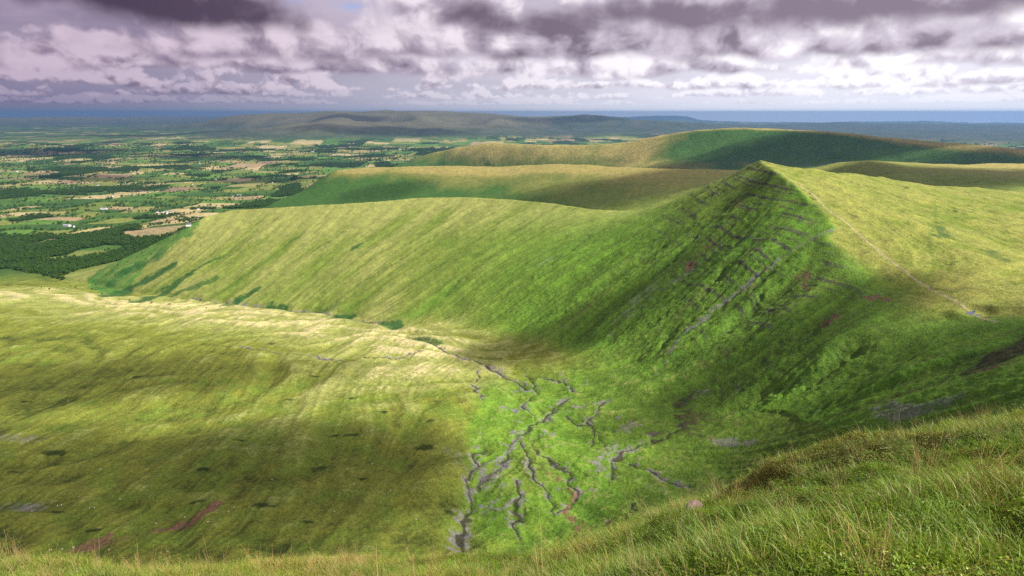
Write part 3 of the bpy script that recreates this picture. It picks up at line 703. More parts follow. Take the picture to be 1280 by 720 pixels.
# ------------------------------------------------------------------ lookups on the finished ground
def WT(px, py, lo=350.0):
    """ground point seen at a pixel, on the detailed land"""
    x, y, z = ray(px, py); h = math.hypot(x, y); p = W(px, py); D0 = math.hypot(p[0], p[1])
    D = np.linspace(max(lo, D0 * 0.9), D0 * 1.1, 400)
    t = terrain_z(x / h * D, y / h * D); k = np.nonzero(t > ZC + z / h * D)[0]
    d = D[k[0]] if len(k) else D0
    return (x / h * d, y / h * d, float(t[k[0]]) if len(k) else p[2])

# ------------------------------------------------------------------ materials for things
def simple_mat(name, c, rough=0.85, scale=2.0, var=0.25, bump=0.0, spec=0.2):
    m = bpy.data.materials.new(name); m.use_nodes = True; w = NT(m.node_tree); w.n.clear()
    out = w.new('ShaderNodeOutputMaterial'); b = w.new('ShaderNodeBsdfPrincipled')
    b.inputs['Roughness'].default_value = rough; b.inputs['Specular IOR Level'].default_value = spec
    tc = w.new('ShaderNodeTexCoord'); n = w.noise(tc.outputs['Object'], scale, 5, 0.6)
    w.l.new(w.v('SCALE', w.xyz(*c), w.ss(n, 0.25, 0.75, 1 - var, 1 + var, False)), b.inputs['Base Color'])
    if bump:
        bp = w.new('ShaderNodeBump'); bp.inputs['Strength'].default_value = bump; w.l.new(n, bp.inputs['Height']); w.l.new(bp.outputs[0], b.inputs['Normal'])
    w.l.new(b.outputs[0], out.inputs[0]); return m
def leaf_mat(name, c1, c2, trans=0.25):
    m = bpy.data.materials.new(name); m.use_nodes = True; w = NT(m.node_tree); w.n.clear()
    out = w.new('ShaderNodeOutputMaterial'); d = w.new('ShaderNodeBsdfDiffuse'); t = w.new('ShaderNodeBsdfTranslucent'); mx = w.new('ShaderNodeMixShader')
    geo = w.new('ShaderNodeNewGeometry'); info = w.new('ShaderNodeObjectInfo')
    f = w.m('FRACT', w.m('ADD', geo.outputs['Random Per Island'], info.outputs['Random']))
    c = w.mix(f, c1, c2)
    w.l.new(c, d.inputs[0]); w.l.new(c, t.inputs[0]); mx.inputs[0].default_value = trans
    w.l.new(d.outputs[0], mx.inputs[1]); w.l.new(t.outputs[0], mx.inputs[2]); w.l.new(mx.outputs[0], out.inputs[0]); return m
M_LEAF = leaf_mat('tree_leaves', (.028,.075,.018), (.085,.150,.032)); M_BARK = simple_mat('bark', (.07,.055,.04))

# ------------------------------------------------------------------ trees: a trunk with limbs and a crown of leaf clumps
def tree_meshes(seed, h, n):
    r = random.Random(seed); V = []; F = []
    def tube(a, b, ra, rb, k=5):
        i0 = len(V); a = np.array(a, float); b = np.array(b, float); d = b - a; d /= np.linalg.norm(d) + 1e-9
        u = np.cross(d, (0.3, 1, 0.1)); u /= np.linalg.norm(u); v = np.cross(d, u)
        for p, q in ((a, ra), (b, rb)):
            for j in range(k):
                t = 2 * math.pi * j / k; V.append(tuple(p + q * (u * math.cos(t) + v * math.sin(t))))
        for j in range(k): F.append((i0 + j, i0 + (j + 1) % k, i0 + k + (j + 1) % k, i0 + k + j))
    tube((0, 0, -0.4), (0, 0, h * 0.45), h * 0.032, h * 0.02)
    for j in range(5):
        t = 2 * math.pi * j / 5 + r.random(); tube((0, 0, h * (0.25 + 0.04 * j)), (math.cos(t) * h * 0.25, math.sin(t) * h * 0.25, h * r.uniform(0.5, 0.75)), h * 0.014, h * 0.005, 4)
    tm = bpy.data.meshes.new('trunk'); tm.from_pydata(V, [], F); tm.materials.append(M_BARK)
    V = []; F = []
    lobes = [(r.uniform(-.26, .26) * h, r.uniform(-.26, .26) * h, h * r.uniform(.38, .8), h * r.uniform(.16, .27)) for _ in range(7)]
    for i in range(n):
        cx, cy, cz, cr = r.choice(lobes); t = r.uniform(0, 2 * math.pi); cphi = r.uniform(-0.75, 1); sphi = math.sqrt(1 - cphi * cphi); rr = cr * r.uniform(0.72, 1.08)
        p = np.array((cx + rr * sphi * math.cos(t), cy + rr * sphi * math.sin(t), cz + rr * cphi * 0.85)); nrm = (p - np.array((cx, cy, cz))); nrm = nrm / np.linalg.norm(nrm) + np.array([r.uniform(-.6, .6) for _ in range(3)]); nrm /= np.linalg.norm(nrm)
        u = np.cross(nrm, (0.2, 0.5, 0.8)); u /= np.linalg.norm(u); v = np.cross(nrm, u); s_ = h * r.uniform(0.035, 0.075); i0 = len(V)
        for a, b in ((-1, -.7), (.9, -1), (1.1, .8), (-.8, 1)): V.append(tuple(p + s_ * (a * u + b * v) + nrm * s_ * 0.3 * r.uniform(-1, 1)))
        F.append((i0, i0 + 1, i0 + 2, i0 + 3))
    cm = bpy.data.meshes.new('crown'); cm.from_pydata(V, [], F); cm.materials.append(M_LEAF)
    return tm, cm
TREES = [tree_meshes(k, 9.0, 200) for k in range(3)]
def place_tree(x, y, z, sc, rz, kind, label, group):
    e = bpy.data.objects.new('tree', None); COL.objects.link(e); e.location = (x, y, z - 0.2); e.scale = (sc, sc, sc); e.rotation_euler = (0, 0, rz); e.empty_display_size = 0.5
    tag(e, label, 'tree', group)
    for nm, me in zip(('trunk', 'crown'), TREES[kind]):
        o = bpy.data.objects.new(nm, me); COL.objects.link(o); o.parent = e
    return e

# scattered stuff: points carrying instances of a few source meshes
def scatter(name, P, rot, scl, var, sources, label, tilt=None, tint=None):
    me = bpy.data.meshes.new(name); me.vertices.add(len(P)); me.vertices.foreach_set('co', np.asarray(P, np.float32).ravel())
    R_ = np.zeros((len(P), 3), np.float32); R_[:, 2] = rot
    if tilt is not None: R_[:, :2] = tilt
    for nm, typ, dat, key in (('rot', 'FLOAT_VECTOR', R_, 'vector'), ('scl', 'FLOAT', np.asarray(scl, np.float32), 'value'), ('var', 'INT', np.asarray(var, np.int32), 'value'),
                              ('tint', 'FLOAT', np.asarray(tint if tint is not None else rng.random(len(P)), np.float32), 'value')):
        a = me.attributes.new(nm, typ, 'POINT'); a.data.foreach_set(key, dat.ravel())
    o = bpy.data.objects.new(name, me); COL.objects.link(o)
    ng = bpy.data.node_groups.new(name, 'GeometryNodeTree')
    ng.interface.new_socket('Geometry', in_out='INPUT', socket_type='NodeSocketGeometry'); ng.interface.new_socket('Geometry', in_out='OUTPUT', socket_type='NodeSocketGeometry')
    N, L = ng.nodes, ng.links; gi = N.new('NodeGroupInput'); go = N.new('NodeGroupOutput'); jo = N.new('GeometryNodeJoinGeometry')
    tp = N.new('GeometryNodeMeshToPoints'); L.new(gi.outputs[0], tp.inputs['Mesh'])
    def att(nm, t):
        q = N.new('GeometryNodeInputNamedAttribute'); q.data_type = t; q.inputs[0].default_value = nm; return q.outputs[0]
    ar, as_, av = att('rot', 'FLOAT_VECTOR'), att('scl', 'FLOAT'), att('var', 'INT')
    for k, src in enumerate(sources):
        oi = N.new('GeometryNodeObjectInfo'); oi.inputs['Object'].default_value = src; oi.inputs['As Instance'].default_value = True
        c = N.new('FunctionNodeCompare'); c.data_type = 'INT'; c.operation = 'EQUAL'
        ii = [q for q in c.inputs if q.type == 'INT']; L.new(av, ii[0]); ii[1].default_value = k
        ip = N.new('GeometryNodeInstanceOnPoints'); L.new(tp.outputs[0], ip.inputs['Points']); L.new(c.outputs[0], ip.inputs['Selection'])
        L.new(oi.outputs['Geometry'], ip.inputs['Instance'])
        er = N.new('FunctionNodeEulerToRotation'); L.new(ar, er.inputs[0]); L.new(er.outputs[0], ip.inputs['Rotation']); L.new(as_, ip.inputs['Scale'])
        L.new(ip.outputs[0], jo.inputs[0])
    L.new(jo.outputs[0], go.inputs[0])
    md = o.modifiers.new('scatter', 'NODES'); md.node_group = ng
    tag(o, label, kind='stuff'); return o

# ------------------------------------------------------------------ hedges and woods
def in_view(x, y): return np.abs(np.degrees(np.arctan2(x, y))) < 50
def build_lowland_trees():
    px, py, wx, wy = [], [], [], []
    for x0, y0, x1, y1 in LEAF:
        k = FIELD[int(((y0 + y1) / 2 - FY0) / FC), int(((x0 + x1) / 2 - FX0) / FC)]
        if y0 > 12500 or abs(math.atan2((x0 + x1) / 2, (y0 + y1) / 2)) > R(52): continue
        n = int((x1 - x0) * (y1 - y0) / (130 + 0.035 * y0)); a_ = rng.uniform(x0, x1, n); b_ = rng.uniform(y0, y1, n); wk = woodland(a_, b_)
        wx += list(a_[wk]); wy += list(b_[wk])
        for (ax, ay, bx, by) in ((x0, y0, x1, y0), (x0, y0, x0, y1)):
            L = abs(bx - ax) + abs(by - ay); n = int(L / (11 + y0 * 0.0012))
            if random.random() < 0.15: continue
            t = rng.random(n); keep = rng.random(n) < random.uniform(0.45, 1.0)
            px += list((ax + (bx - ax) * t + rng.normal(0, 3, n))[keep]); py += list((ay + (by - ay) * t + rng.normal(0, 3, n))[keep])
    u, v = np.array(px), np.array(py)
    x, y = u.copy(), v.copy()
    for _ in range(4):                                   # undo the warp so the trees stand on the field edges
        a, b = fwarp(x, y); x = x + (u - a); y = y + (v - b)
    x = np.r_[x, wx]; y = np.r_[y, wy]
    for P in WOODS:
        Q = np.array(P)[:, :2]; lo, hi = Q.min(0), Q.max(0); n = min(26000, int((hi - lo).prod() / 75))
        a = rng.uniform(lo[0], hi[0], n); b = rng.uniform(lo[1], hi[1], n); k = inpoly(a + 60 * fbm(a, b, 200, 2, 231), b + 60 * fbm(a, b, 200, 2, 232), P) & (fbm(a, b, 420, 3, 241) < 0.14)
        x = np.r_[x, a[k]]; y = np.r_[y, b[k]]
    bz = base_h(x, y); ok = in_view(x, y) & (bz < 330) & (np.hypot(x, y) > 2250)
    x, y = x[ok], y[ok]; z = terrain_z(x, y)
    D = np.hypot(x, y); ok = (z < 335) & ~((D < 3000) & (val_mask(x, y) > 0.5) & (z > 300)); x, y, z, D = x[ok], y[ok], z[ok], D[ok]
    src = []
    for tm, cm in TREES:
        o = bpy.data.objects.new('tree_source', cm); src.append(o)
    sc = rng.uniform(0.6, 1.6, len(x)) * (1.1 + D / 14000)
    scatter('lowland_trees', np.stack([x, y, z - 0.5], -1), rng.uniform(0, 6.28, len(x)), sc, rng.integers(0, 3, len(x)), src, 'dark hedgerows and woods between the fields')
    print('lowland trees', len(x))
build_lowland_trees()

# single trees and bushes on the open ground
for i, (px, py) in enumerate([(156,335),(148,332),(160,328),(172,322),(140,338),(165,318),(178,316),(185,310),(190,318),(198,305),(205,301),(150,322),(133,344),(126,350),(120,357),(145,345),(158,342),(170,330),(182,324),(210,296),(218,292),
        (225,290),(115,362),(103,362),(95,360),(88,358),(80,362),(72,360),(62,362),(52,360),(40,361),(128,368),(140,371),(150,374),(162,376),(176,378),(190,379),(212,381),(236,384),(258,386),(275,384)]):
    p = WT(px, py)
    lab, grp = (('small dark tree standing alone on the bright green nose of the ridge above the wood', 'single trees on the ridge nose') if i < 22 else
                ('low dark bush on the rim of the pale grass shelf beside the wood', 'bushes along the shelf rim by the wood') if i < 31 else
                ('small dark tree in the stream gully between pale shelf and long ridge', 'trees along the stream gully'))
    place_tree(*p, random.uniform(0.35, 0.75), random.uniform(0, 6.28), i % 3, lab, grp)

# ------------------------------------------------------------------ farmhouses
M_WALL = simple_mat('whitewash', (.72,.70,.66), 0.9, 0.6, 0.1); M_ROOF = simple_mat('slate', (.10,.10,.12), 0.6, 0.8, 0.2); M_BARN = simple_mat('barn_sheet', (.36,.38,.40), 0.5, 0.3, 0.15)
def house_meshes(L, Wd, H, rise):
    a, b = L / 2, Wd / 2
    wall = ([(-a,-b,-1),(a,-b,-1),(a,b,-1),(-a,b,-1),(-a,-b,H),(a,-b,H),(a,b,H),(-a,b,H),(-a,0,H+rise),(a,0,H+rise)], [(0,1,5,4),(1,2,6,9,5),(2,3,7,6),(3,0,4,8,7)])
    o = 0.5; k = rise / b
    roof = ([(-a-o,-b-o,H-o*k+.08),(a+o,-b-o,H-o*k+.08),(a+o,0,H+rise+.08),(-a-o,0,H+rise+.08),(a+o,b+o,H-o*k+.08),(-a-o,b+o,H-o*k+.08),
             (-a-o,-b-o,H-o*k+.35),(a+o,-b-o,H-o*k+.35),(a+o,0,H+rise+.4),(-a-o,0,H+rise+.4),(a+o,b+o,H-o*k+.35),(-a-o,b+o,H-o*k+.35)],
            [(0,1,2,3),(3,2,4,5),(6,9,8,7),(9,11,10,8),(0,6,7,1),(5,4,10,11),(1,7,8,2),(2,8,10,4),(0,3,9,6),(3,5,11,9)])
    chim = ([(q * .6 + a - 1, r_ * .5, z_) for z_ in (H, H + rise + 1.6) for q, r_ in ((-1,-1),(1,-1),(1,1),(-1,1))], [(0,1,5,4),(1,2,6,5),(2,3,7,6),(3,0,4,7),(4,5,6,7)])
    out = []
    for nm, (V, F) in (('wall', wall), ('roof', roof), ('chimney', chim)):
        m = bpy.data.meshes.new(nm); m.from_pydata(V, [], F); out.append(m)
    return out
HM = house_meshes(15, 8, 5.5, 3.4); BM = house_meshes(34, 17, 6.5, 3.2)
for m, q in zip(HM, (M_WALL, M_ROOF, M_WALL)): m.materials.append(q)
for m, q in zip(BM, (M_WALL, M_BARN, M_BARN)): m.materials.append(q)
FARMS = [(197,266,0),(206,267,1),(213,266,0),(84,283,1),(92,284,0),(62,240,0),(122,232,0),(155,228,1),(240,231,0),(292,246,0),(300,245,1),(236,283,0),(248,262,0),(318,214,0),(352,185,0),(390,190,1),
         (410,182,0),(452,198,0),(300,196,0),(250,205,0),(30,262,0),(20,215,1),(180,200,0),(130,262,1),(270,225,0),(500,187,1),(515,184,0),(340,229,0),(72,296,0),(140,246,0)]
for i, (px, py, k) in enumerate(FARMS):
    p = WT(px, py)
    e = bpy.data.objects.new('barn' if k else 'farmhouse', None); COL.objects.link(e); e.location = (p[0], p[1], p[2] + 1.5); e.rotation_euler = (0, 0, random.uniform(-0.6, 0.6)); s_ = 1.0 + 0.00004 * p[1]; e.scale = (s_, s_, s_)
    tag(e, 'pale farm barn with grey sheet roof among the lowland fields' if k else 'small white farmhouse with dark slate roof among the lowland fields', 'barn' if k else 'house', 'farm barns in the lowland' if k else 'farmhouses in the lowland')
    wl_ = bpy.data.objects.new('wall', (BM if k else HM)[0]); COL.objects.link(wl_); wl_.parent = e
    rf = bpy.data.objects.new('roof', (BM if k else HM)[1]); COL.objects.link(rf); rf.parent = e
    if not k:
        ch = bpy.data.objects.new('chimney', HM[2]); COL.objects.link(ch); ch.parent = rf

# ------------------------------------------------------------------ the grassy bank the camera stands on
FG_EDGE = [(-260,694,11), (-150,697,10.5), (0,700,10), (150,703,9.6), (300,704,9.4), (450,704,9.2), (560,706,9), (630,714,8.6), (690,690,8.6), (750,668,9.0), (820,646,9.6), (880,624,10.4),
           (930,614,11.0), (965,592,12), (1010,574,13), (1100,555,14.2), (1200,537,15.4), (1280,524,16.5), (1400,514,17.5), (1560,505,18)]
def _fg_controls():
    P = [PD(q[0], q[1] + 9 + 7 * (q[0] < 650), q[2]) for q in FG_EDGE]
    P += [PD(*q) for q in ((1280,720,3.7),(1100,720,3.4),(950,720,3.3),(820,720,3.9),(720,735,5.2),(640,765,5.4),(450,765,5.8),(300,765,6),(100,765,6.4),(-100,765,6.8),(1280,620,6.6),(1150,630,6.0),(1020,650,5.9),(900,672,6.2),(1150,580,10.0),(1050,600,9.0))]
    P += [(0, 0, ZC - 1.65), (0, -5, ZC - 0.9), (7, -5, ZC - 0.6), (-7, -5, ZC - 1.6), (-14, -2, ZC - 4.2), (16, 2, ZC - 1.6), (20, -5, ZC - 1.0)]
    for px, py, D in FG_EDGE[::2]:
        x, y, z = PD(px, py, D); sl = 0.9 if px < 900 else 0.75
        for k, f in ((5, 1.05), (14, 1.25), (26, 1.3)): P.append((x * (D + k) / D, y * (D + k) / D, z - k * sl * f))
    return np.array(P)
_fp = _fg_controls()
def _tps_fit(P, lam=0.02):
    n = len(P); d2 = ((P[:, None, :2] - P[None, :, :2]) ** 2).sum(-1); K = 0.5 * d2 * np.log(d2 + 1e-9) + lam * np.eye(n)
    Q = np.c_[np.ones(n), P[:, :2]]; A = np.block([[K, Q], [Q.T, np.zeros((3, 3))]])
    return np.linalg.solve(A, np.r_[P[:, 2] - ZC, 0, 0, 0])
_fw = _tps_fit(_fp)
BANK = PD(985, 605, 10.6)
def fg_z(x, y, fine=True):
    x = np.asarray(x, float); y = np.asarray(y, float); z = np.full(x.shape, ZC) + _fw[-3] + _fw[-2] * x + _fw[-1] * y
    for i in range(len(_fp)):
        d2 = (x - _fp[i, 0]) ** 2 + (y - _fp[i, 1]) ** 2; z += _fw[i] * 0.5 * d2 * np.log(d2 + 1e-9)
    if fine:
        D = np.hypot(x, y); k = sst(D, 1.5, 4)
        z = z + k * (0.30 * fbm(x, y, 2.6, 3, 401) + 0.10 * fbm(x, y, 0.7, 2, 411) + 0.30 * np.abs(fbm(x, y, 1.5, 2, 421)))
        # turf overhang: a hummock with a bare peat face on its left
        u = (x - BANK[0]) * 0.80 + (y - BANK[1]) * -0.25; v = (x - BANK[0]) * 0.3 + (y - BANK[1]) * 0.95
        u = u + 0.12 * fbm(x, y, 0.8, 2, 431)
        z = z + 0.50 * sst(u, -0.65, -0.20) * (1 - sst(u, 0.3, 2.6)) * (1 - sst(np.abs(v), 0.7, 1.8))
    return z
def build_foreground():
    st = 0.13; xs = np.arange(-24, 30, st); ys = np.arange(-9, 40, st); X, Y = np.meshgrid(xs, ys); Z = fg_z(X.ravel(), Y.ravel()).reshape(X.shape)
    gy, gx = np.gradient(Z, st); sl = np.hypot(gx, gy); x, y = X.ravel(), Y.ravel()
    a = fbm(x, y, 1.6, 3, 441); b = fbm(x, y, 0.35, 3, 451)
    def C(*c): return np.array(c)[None]
    t = sst(a + 0.6 * b, -0.4, 0.5)[:, None]; col = C(.06, .12, .016) * (1 - t) + C(.13, .19, .03) * t
    k = sst(b + 0.4 * a, 0.25, 0.6)[:, None] * 0.5; col = col * (1 - k) + C(.075, .055, .03) * k
    u = (x - BANK[0]) * 0.80 + (y - BANK[1]) * -0.25
    k = (sst(-gx.ravel() * 0 + sl.ravel(), 1.15, 1.7) * (np.hypot(x - BANK[0], y - BANK[1]) < 3))[:, None]; col = col * (1 - k) + C(.040, .028, .016) * k
    ny, nx = X.shape; i = np.arange(ny * nx).reshape(ny, nx); F = np.stack([i[:-1, :-1], i[:-1, 1:], i[1:, 1:], i[1:, :-1]], -1).reshape(-1, 4)
    keep = (np.hypot(x[F].mean(1), y[F].mean(1)) < 37); F = F[keep]; us, inv = np.unique(F, return_inverse=True)
    V = np.stack([x, y, Z.ravel()], -1)[us]
    tag(mesh_np('hillside', V, inv.reshape(-1, 4), col[us], grass_material('turf', 9.0, 1.6, 0.6, 0.35)), 'tussocky grass hillside at the brink of the valley', kind='structure')
build_foreground()

def blade_mat():
    m = bpy.data.materials.new('grass_blades'); m.use_nodes = True; w = NT(m.node_tree); w.n.clear()
    out = w.new('ShaderNodeOutputMaterial'); d = w.new('ShaderNodeBsdfDiffuse'); t = w.new('ShaderNodeBsdfTranslucent'); mx = w.new('ShaderNodeMixShader'); g = w.new('ShaderNodeBsdfGlossy'); m2 = w.new('ShaderNodeMixShader')
    a = w.new('ShaderNodeAttribute', attribute_name='albedo'); ti = w.new('ShaderNodeAttribute', attribute_name='tint'); ti.attribute_type = 'INSTANCER'
    c = w.mix(w.ss(ti.outputs['Fac'], 0.0, 1.0, 0.0, 0.85, False), a.outputs['Color'], w.v('MULTIPLY', a.outputs['Color'], (1.6, 1.2, 1.0)))
    c = w.v('SCALE', c, w.ss(w.m('FRACT', w.m('MULTIPLY', ti.outputs['Fac'], 17.3)), 0, 1, 0.75, 1.25, False))
    w.l.new(c, d.inputs[0]); w.l.new(c, t.inputs[0]); mx.inputs[0].default_value = 0.35
    w.l.new(d.outputs[0], mx.inputs[1]); w.l.new(t.outputs[0], mx.inputs[2]); g.inputs[0].default_value = (.6, .6, .5, 1); g.inputs[1].default_value = 0.45
    m2.inputs[0].default_value = 0.04; w.l.new(mx.outputs[0], m2.inputs[1]); w.l.new(g.outputs[0], m2.inputs[2]); w.l.new(m2.outputs[0], out.inputs[0]); return m
M_BLADE = blade_mat()
def tuft(seed, n, spread, hmin, hmax, width, lean, cols, heads=0):
    r = random.Random(seed); V = []; F = []; Cc = []
    for i in range(n + heads):
        hd = i >= n
        t = r.uniform(0, 6.283); q = spread * math.sqrt(r.random()); bx, by = q * math.cos(t), q * math.sin(t)
        h = r.uniform(hmin, hmax) * (1.25 if hd else 1); az = t + r.gauss(0, 0.7); ln = h * lean * r.uniform(0.25, 1.1) * (0.5 if hd else 1)
        dx, dy = math.cos(az) * ln - 0.22 * h, math.sin(az) * ln - 0.05 * h
        wv = r.uniform(0, 3.14); wx, wy = math.cos(wv) * width * r.uniform(.6, 1.1), math.sin(wv) * width * r.uniform(.6, 1.1)
        if hd: wx, wy = wx * 0.5, wy * 0.5
        c = np.array(r.choice(cols if not hd else [(.44,.36,.17), (.38,.29,.14)])); i0 = len(V); K = 4
        for k in range(K + 1):
            s_ = k / K; px, py, pz = bx + dx * s_ ** 1.8, by + dy * s_ ** 1.8, h * (s_ - 0.28 * (lean > 0.5) * s_ ** 3); wd = (1 - s_ ** 1.5) * 0.5 + 0.04
            if hd and k >= K - 1: wd = 1.1 if k == K - 1 else 0.2
            V += [(px - wx * wd, py - wy * wd, pz), (px + wx * wd, py + wy * wd, pz)]
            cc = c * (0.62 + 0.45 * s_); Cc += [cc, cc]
        for k in range(K): F.append((i0 + 2 * k, i0 + 2 * k + 1, i0 + 2 * k + 3, i0 + 2 * k + 2))
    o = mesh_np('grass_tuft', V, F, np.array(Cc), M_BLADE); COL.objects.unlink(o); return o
def leafy(seed, n, rad, hgt, size, cols):
    r = random.Random(seed); V = []; F = []; Cc = []
    for i in range(n):
        t = r.uniform(0, 6.283); q = math.sqrt(r.random()); z = hgt * math.sqrt(max(0, 1 - q * q)) * r.uniform(0.5, 1.05); p = np.array((rad * q * math.cos(t), rad * q * math.sin(t), z))
        nrm = np.array((q * math.cos(t), q * math.sin(t), 1.0)) + np.array([r.gauss(0, .6) for _ in range(3)]); nrm /= np.linalg.norm(nrm); u = np.cross(nrm, (r.random(), r.random(), .1)); u /= np.linalg.norm(u) + 1e-6; v = np.cross(nrm, u)
        s_ = size * r.uniform(.6, 1.3); i0 = len(V); c = np.array(r.choice(cols)) * r.uniform(.7, 1.2)
        for a, b in ((-1, 0), (0, -.5), (1, 0), (0, .5)): V.append(tuple(p + s_ * (a * u + b * v)))
        Cc += [c] * 4; F.append((i0, i0 + 1, i0 + 2, i0 + 3))
    o = mesh_np('leaf_mound', V, F, np.array(Cc), M_BLADE); COL.objects.unlink(o); return o
GR = [(.15,.28,.022), (.19,.32,.03), (.25,.34,.045), (.10,.21,.018)]; ST = [(.46,.41,.17), (.38,.36,.12), (.56,.50,.25)]
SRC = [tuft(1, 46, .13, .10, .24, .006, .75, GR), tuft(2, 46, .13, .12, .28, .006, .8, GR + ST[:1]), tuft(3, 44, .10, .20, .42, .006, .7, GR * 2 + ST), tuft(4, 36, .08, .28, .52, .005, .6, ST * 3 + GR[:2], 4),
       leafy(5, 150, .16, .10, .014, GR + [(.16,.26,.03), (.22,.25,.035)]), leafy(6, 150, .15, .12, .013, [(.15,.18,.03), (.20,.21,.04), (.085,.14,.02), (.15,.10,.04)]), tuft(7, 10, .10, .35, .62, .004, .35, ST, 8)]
def build_grass():
    n = 88000; x = rng.uniform(-15, 21, n); y = rng.uniform(0.8, 19, n); D = np.hypot(x, y); z = fg_z(x, y)
    e = 0.15; sx = (fg_z(x + e, y) - fg_z(x - e, y)) / (2 * e); sy = (fg_z(x, y + e) - fg_z(x, y - e)) / (2 * e)
    az = np.arctan2(x, y); pe = np.array([(math.atan2(*PD(*q)[:2]), q[2]) for q in FG_EDGE]); De = np.interp(az, pe[:, 0], pe[:, 1])
    a = fbm(x, y, 2.4, 3, 461); b = fbm(x, y, 0.9, 2, 471); left = sst(-x, -1.5, 2.5); rim = np.exp(-((D - De) / 1.3) ** 2)
    r = rng.random(n); var = np.zeros(n, int)
    lng = 1.25 * a + 0.7 * b + 0.45 * left + 0.1 * rim - 0.16
    var = np.where(lng > 0.75, np.where(r < .42, 3, 2), np.where(lng > 0.28, np.where(r < .5, 2, 1), np.where(lng > -0.12, np.where(r < .35, 4, np.where(r < .8, 0, 1)), np.where(r < .5, 4, np.where(r < .72, 5, 0)))))
    var = np.where((rng.random(n) < 0.012 + 0.03 * rim + 0.03 * left), 6, var)
    bank = (np.hypot(x - BANK[0] - 0.5, y - BANK[1] - 0.2) < 2.0); var = np.where(bank & (r < 0.75), 5, var)
    keep = (D > 1.1) & (D < De + 2.5) & ((np.hypot(sx, sy) < 1.5) | bank) & (np.abs(az) < R(54)) & (rng.random(n) < np.where(var >= 4, 1.0, 0.9))
    keep &= ~((var == 6) & (rng.random(n) < 0.25)); k = keep
    sc = rng.uniform(0.65, 1.1, n) * (1 - 0.25 * left) * np.where(var == 3, 0.9, 1.0) * (0.85 + 0.25 * sst(a, -0.3, 0.4))
    tint = np.clip(0.35 + 0.8 * fbm(x, y, 1.7, 3, 481) + 0.25 * left + rng.normal(0, 0.14, n), 0, 1)
    tl = np.stack([sy[k] * 0.25, -sx[k] * 0.25], -1)
    scatter('grass', np.stack([x[k], y[k], z[k] - 0.02], -1), rng.normal(0, 1, k.sum()) * np.where(var[k] == 3, 0.6, 1.6), sc[k], var[k], SRC, 'long mixed green and straw coloured grass on the near hillside', tl, tint[k]); print('grass', k.sum())
build_grass()

# stones lying in the near turf
M_STONE = simple_mat('sandstone', (.20,.135,.12), 0.9, 6, 0.35, 0.5)
def stone(px, py, D, size, seed, label):
    r = random.Random(seed); n1, n2 = 14, 9; V = []
    for j in range(n2 + 1):
        ph = math.pi * j / n2 - math.pi / 2
        for i in range(n1):
            t = 2 * math.pi * i / n1; V.append((math.cos(ph) * math.cos(t), math.cos(ph) * math.sin(t), math.sin(ph)))
    V = np.array(V); p4 = np.abs(V) ** 3.2; V = V / (p4.sum(1) ** (1 / 3.2))[:, None]
    V = V * (1 + 0.30 * fbm(V[:, 0] * 1.1 + seed + V[:, 2], V[:, 1] * 1.1 - V[:, 2] * .7, 1.0, 3, 500 + seed))[:, None] * np.array(size)[None]
    F = [(j * n1 + i, j * n1 + (i + 1) % n1, (j + 1) * n1 + (i + 1) % n1, (j + 1) * n1 + i) for j in range(n2) for i in range(n1)]
    o = mesh_np('stone', V, np.array(F), None, M_STONE, smooth=False); x, y, _ = PD(px, py, D)
    o.location = (x, y, float(fg_z(np.array([x]), np.array([y]))[0]) + size[2] * 0.45); o.rotation_euler = (0.15, -0.2, seed); return tag(o, label, 'stone')
stone(866, 643, 8.9, (.19, .13, .11), 1, 'pinkish sandstone lump poking out of the turf at the brink')
stone(1003, 640, 8.0, (.09, .06, .05), 2, 'tiny brown stone half hidden in grass below the peat bank')

# ------------------------------------------------------------------ sheep grazing on the shelf and valley floor
M_WOOL = simple_mat('fleece', (.72,.69,.62), 0.95, 5, 0.1)
def sheep_mesh():
    V = []; F = []
    def rings(R_):                                        # one skin through a list of (centre, radius_y, radius_z) rings along x
        i0 = len(V); k = 8
        for (cx, cy, cz), ry, rz in R_:
            for j in range(k): t = 2 * math.pi * j / k; V.append((cx, cy + ry * math.cos(t), cz + rz * math.sin(t)))
        for a in range(len(R_) - 1):
            for j in range(k): F.append((i0 + a * k + j, i0 + a * k + (j + 1) % k, i0 + (a + 1) * k + (j + 1) % k, i0 + (a + 1) * k + j))
        F.append(tuple(i0 + j for j in range(k))[::-1]); F.append(tuple(i0 + (len(R_) - 1) * k + j for j in range(k)))
    rings([((-.56, 0, .62), .08, .1), ((-.5, 0, .62), .22, .24), ((-.2, 0, .58), .28, .29), ((.15, 0, .6), .27, .29), ((.42, 0, .64), .2, .24), ((.55, 0, .6), .11, .14), ((.68, 0, .42), .09, .1), ((.78, 0, .25), .07, .08), ((.84, 0, .16), .04, .05)])
    for sx in (-.36, .34):
        for sy in (-.13, .13):
            i0 = len(V)
            for z, q in ((.45, .08), (.2, .04), (0, .04)):
                for a, b in ((-1, -1), (1, -1), (1, 1), (-1, 1)): V.append((sx + a * q, sy + b * q, z))
            for l in range(2):
                for j in range(4): F.append((i0 + l * 4 + j, i0 + l * 4 + (j + 1) % 4, i0 + l * 4 + 4 + (j + 1) % 4, i0 + l * 4 + 4 + j))
    m = bpy.data.meshes.new('sheep'); m.from_pydata(V, [], F); m.materials.append(M_WOOL); return m
SHM = sheep_mesh()
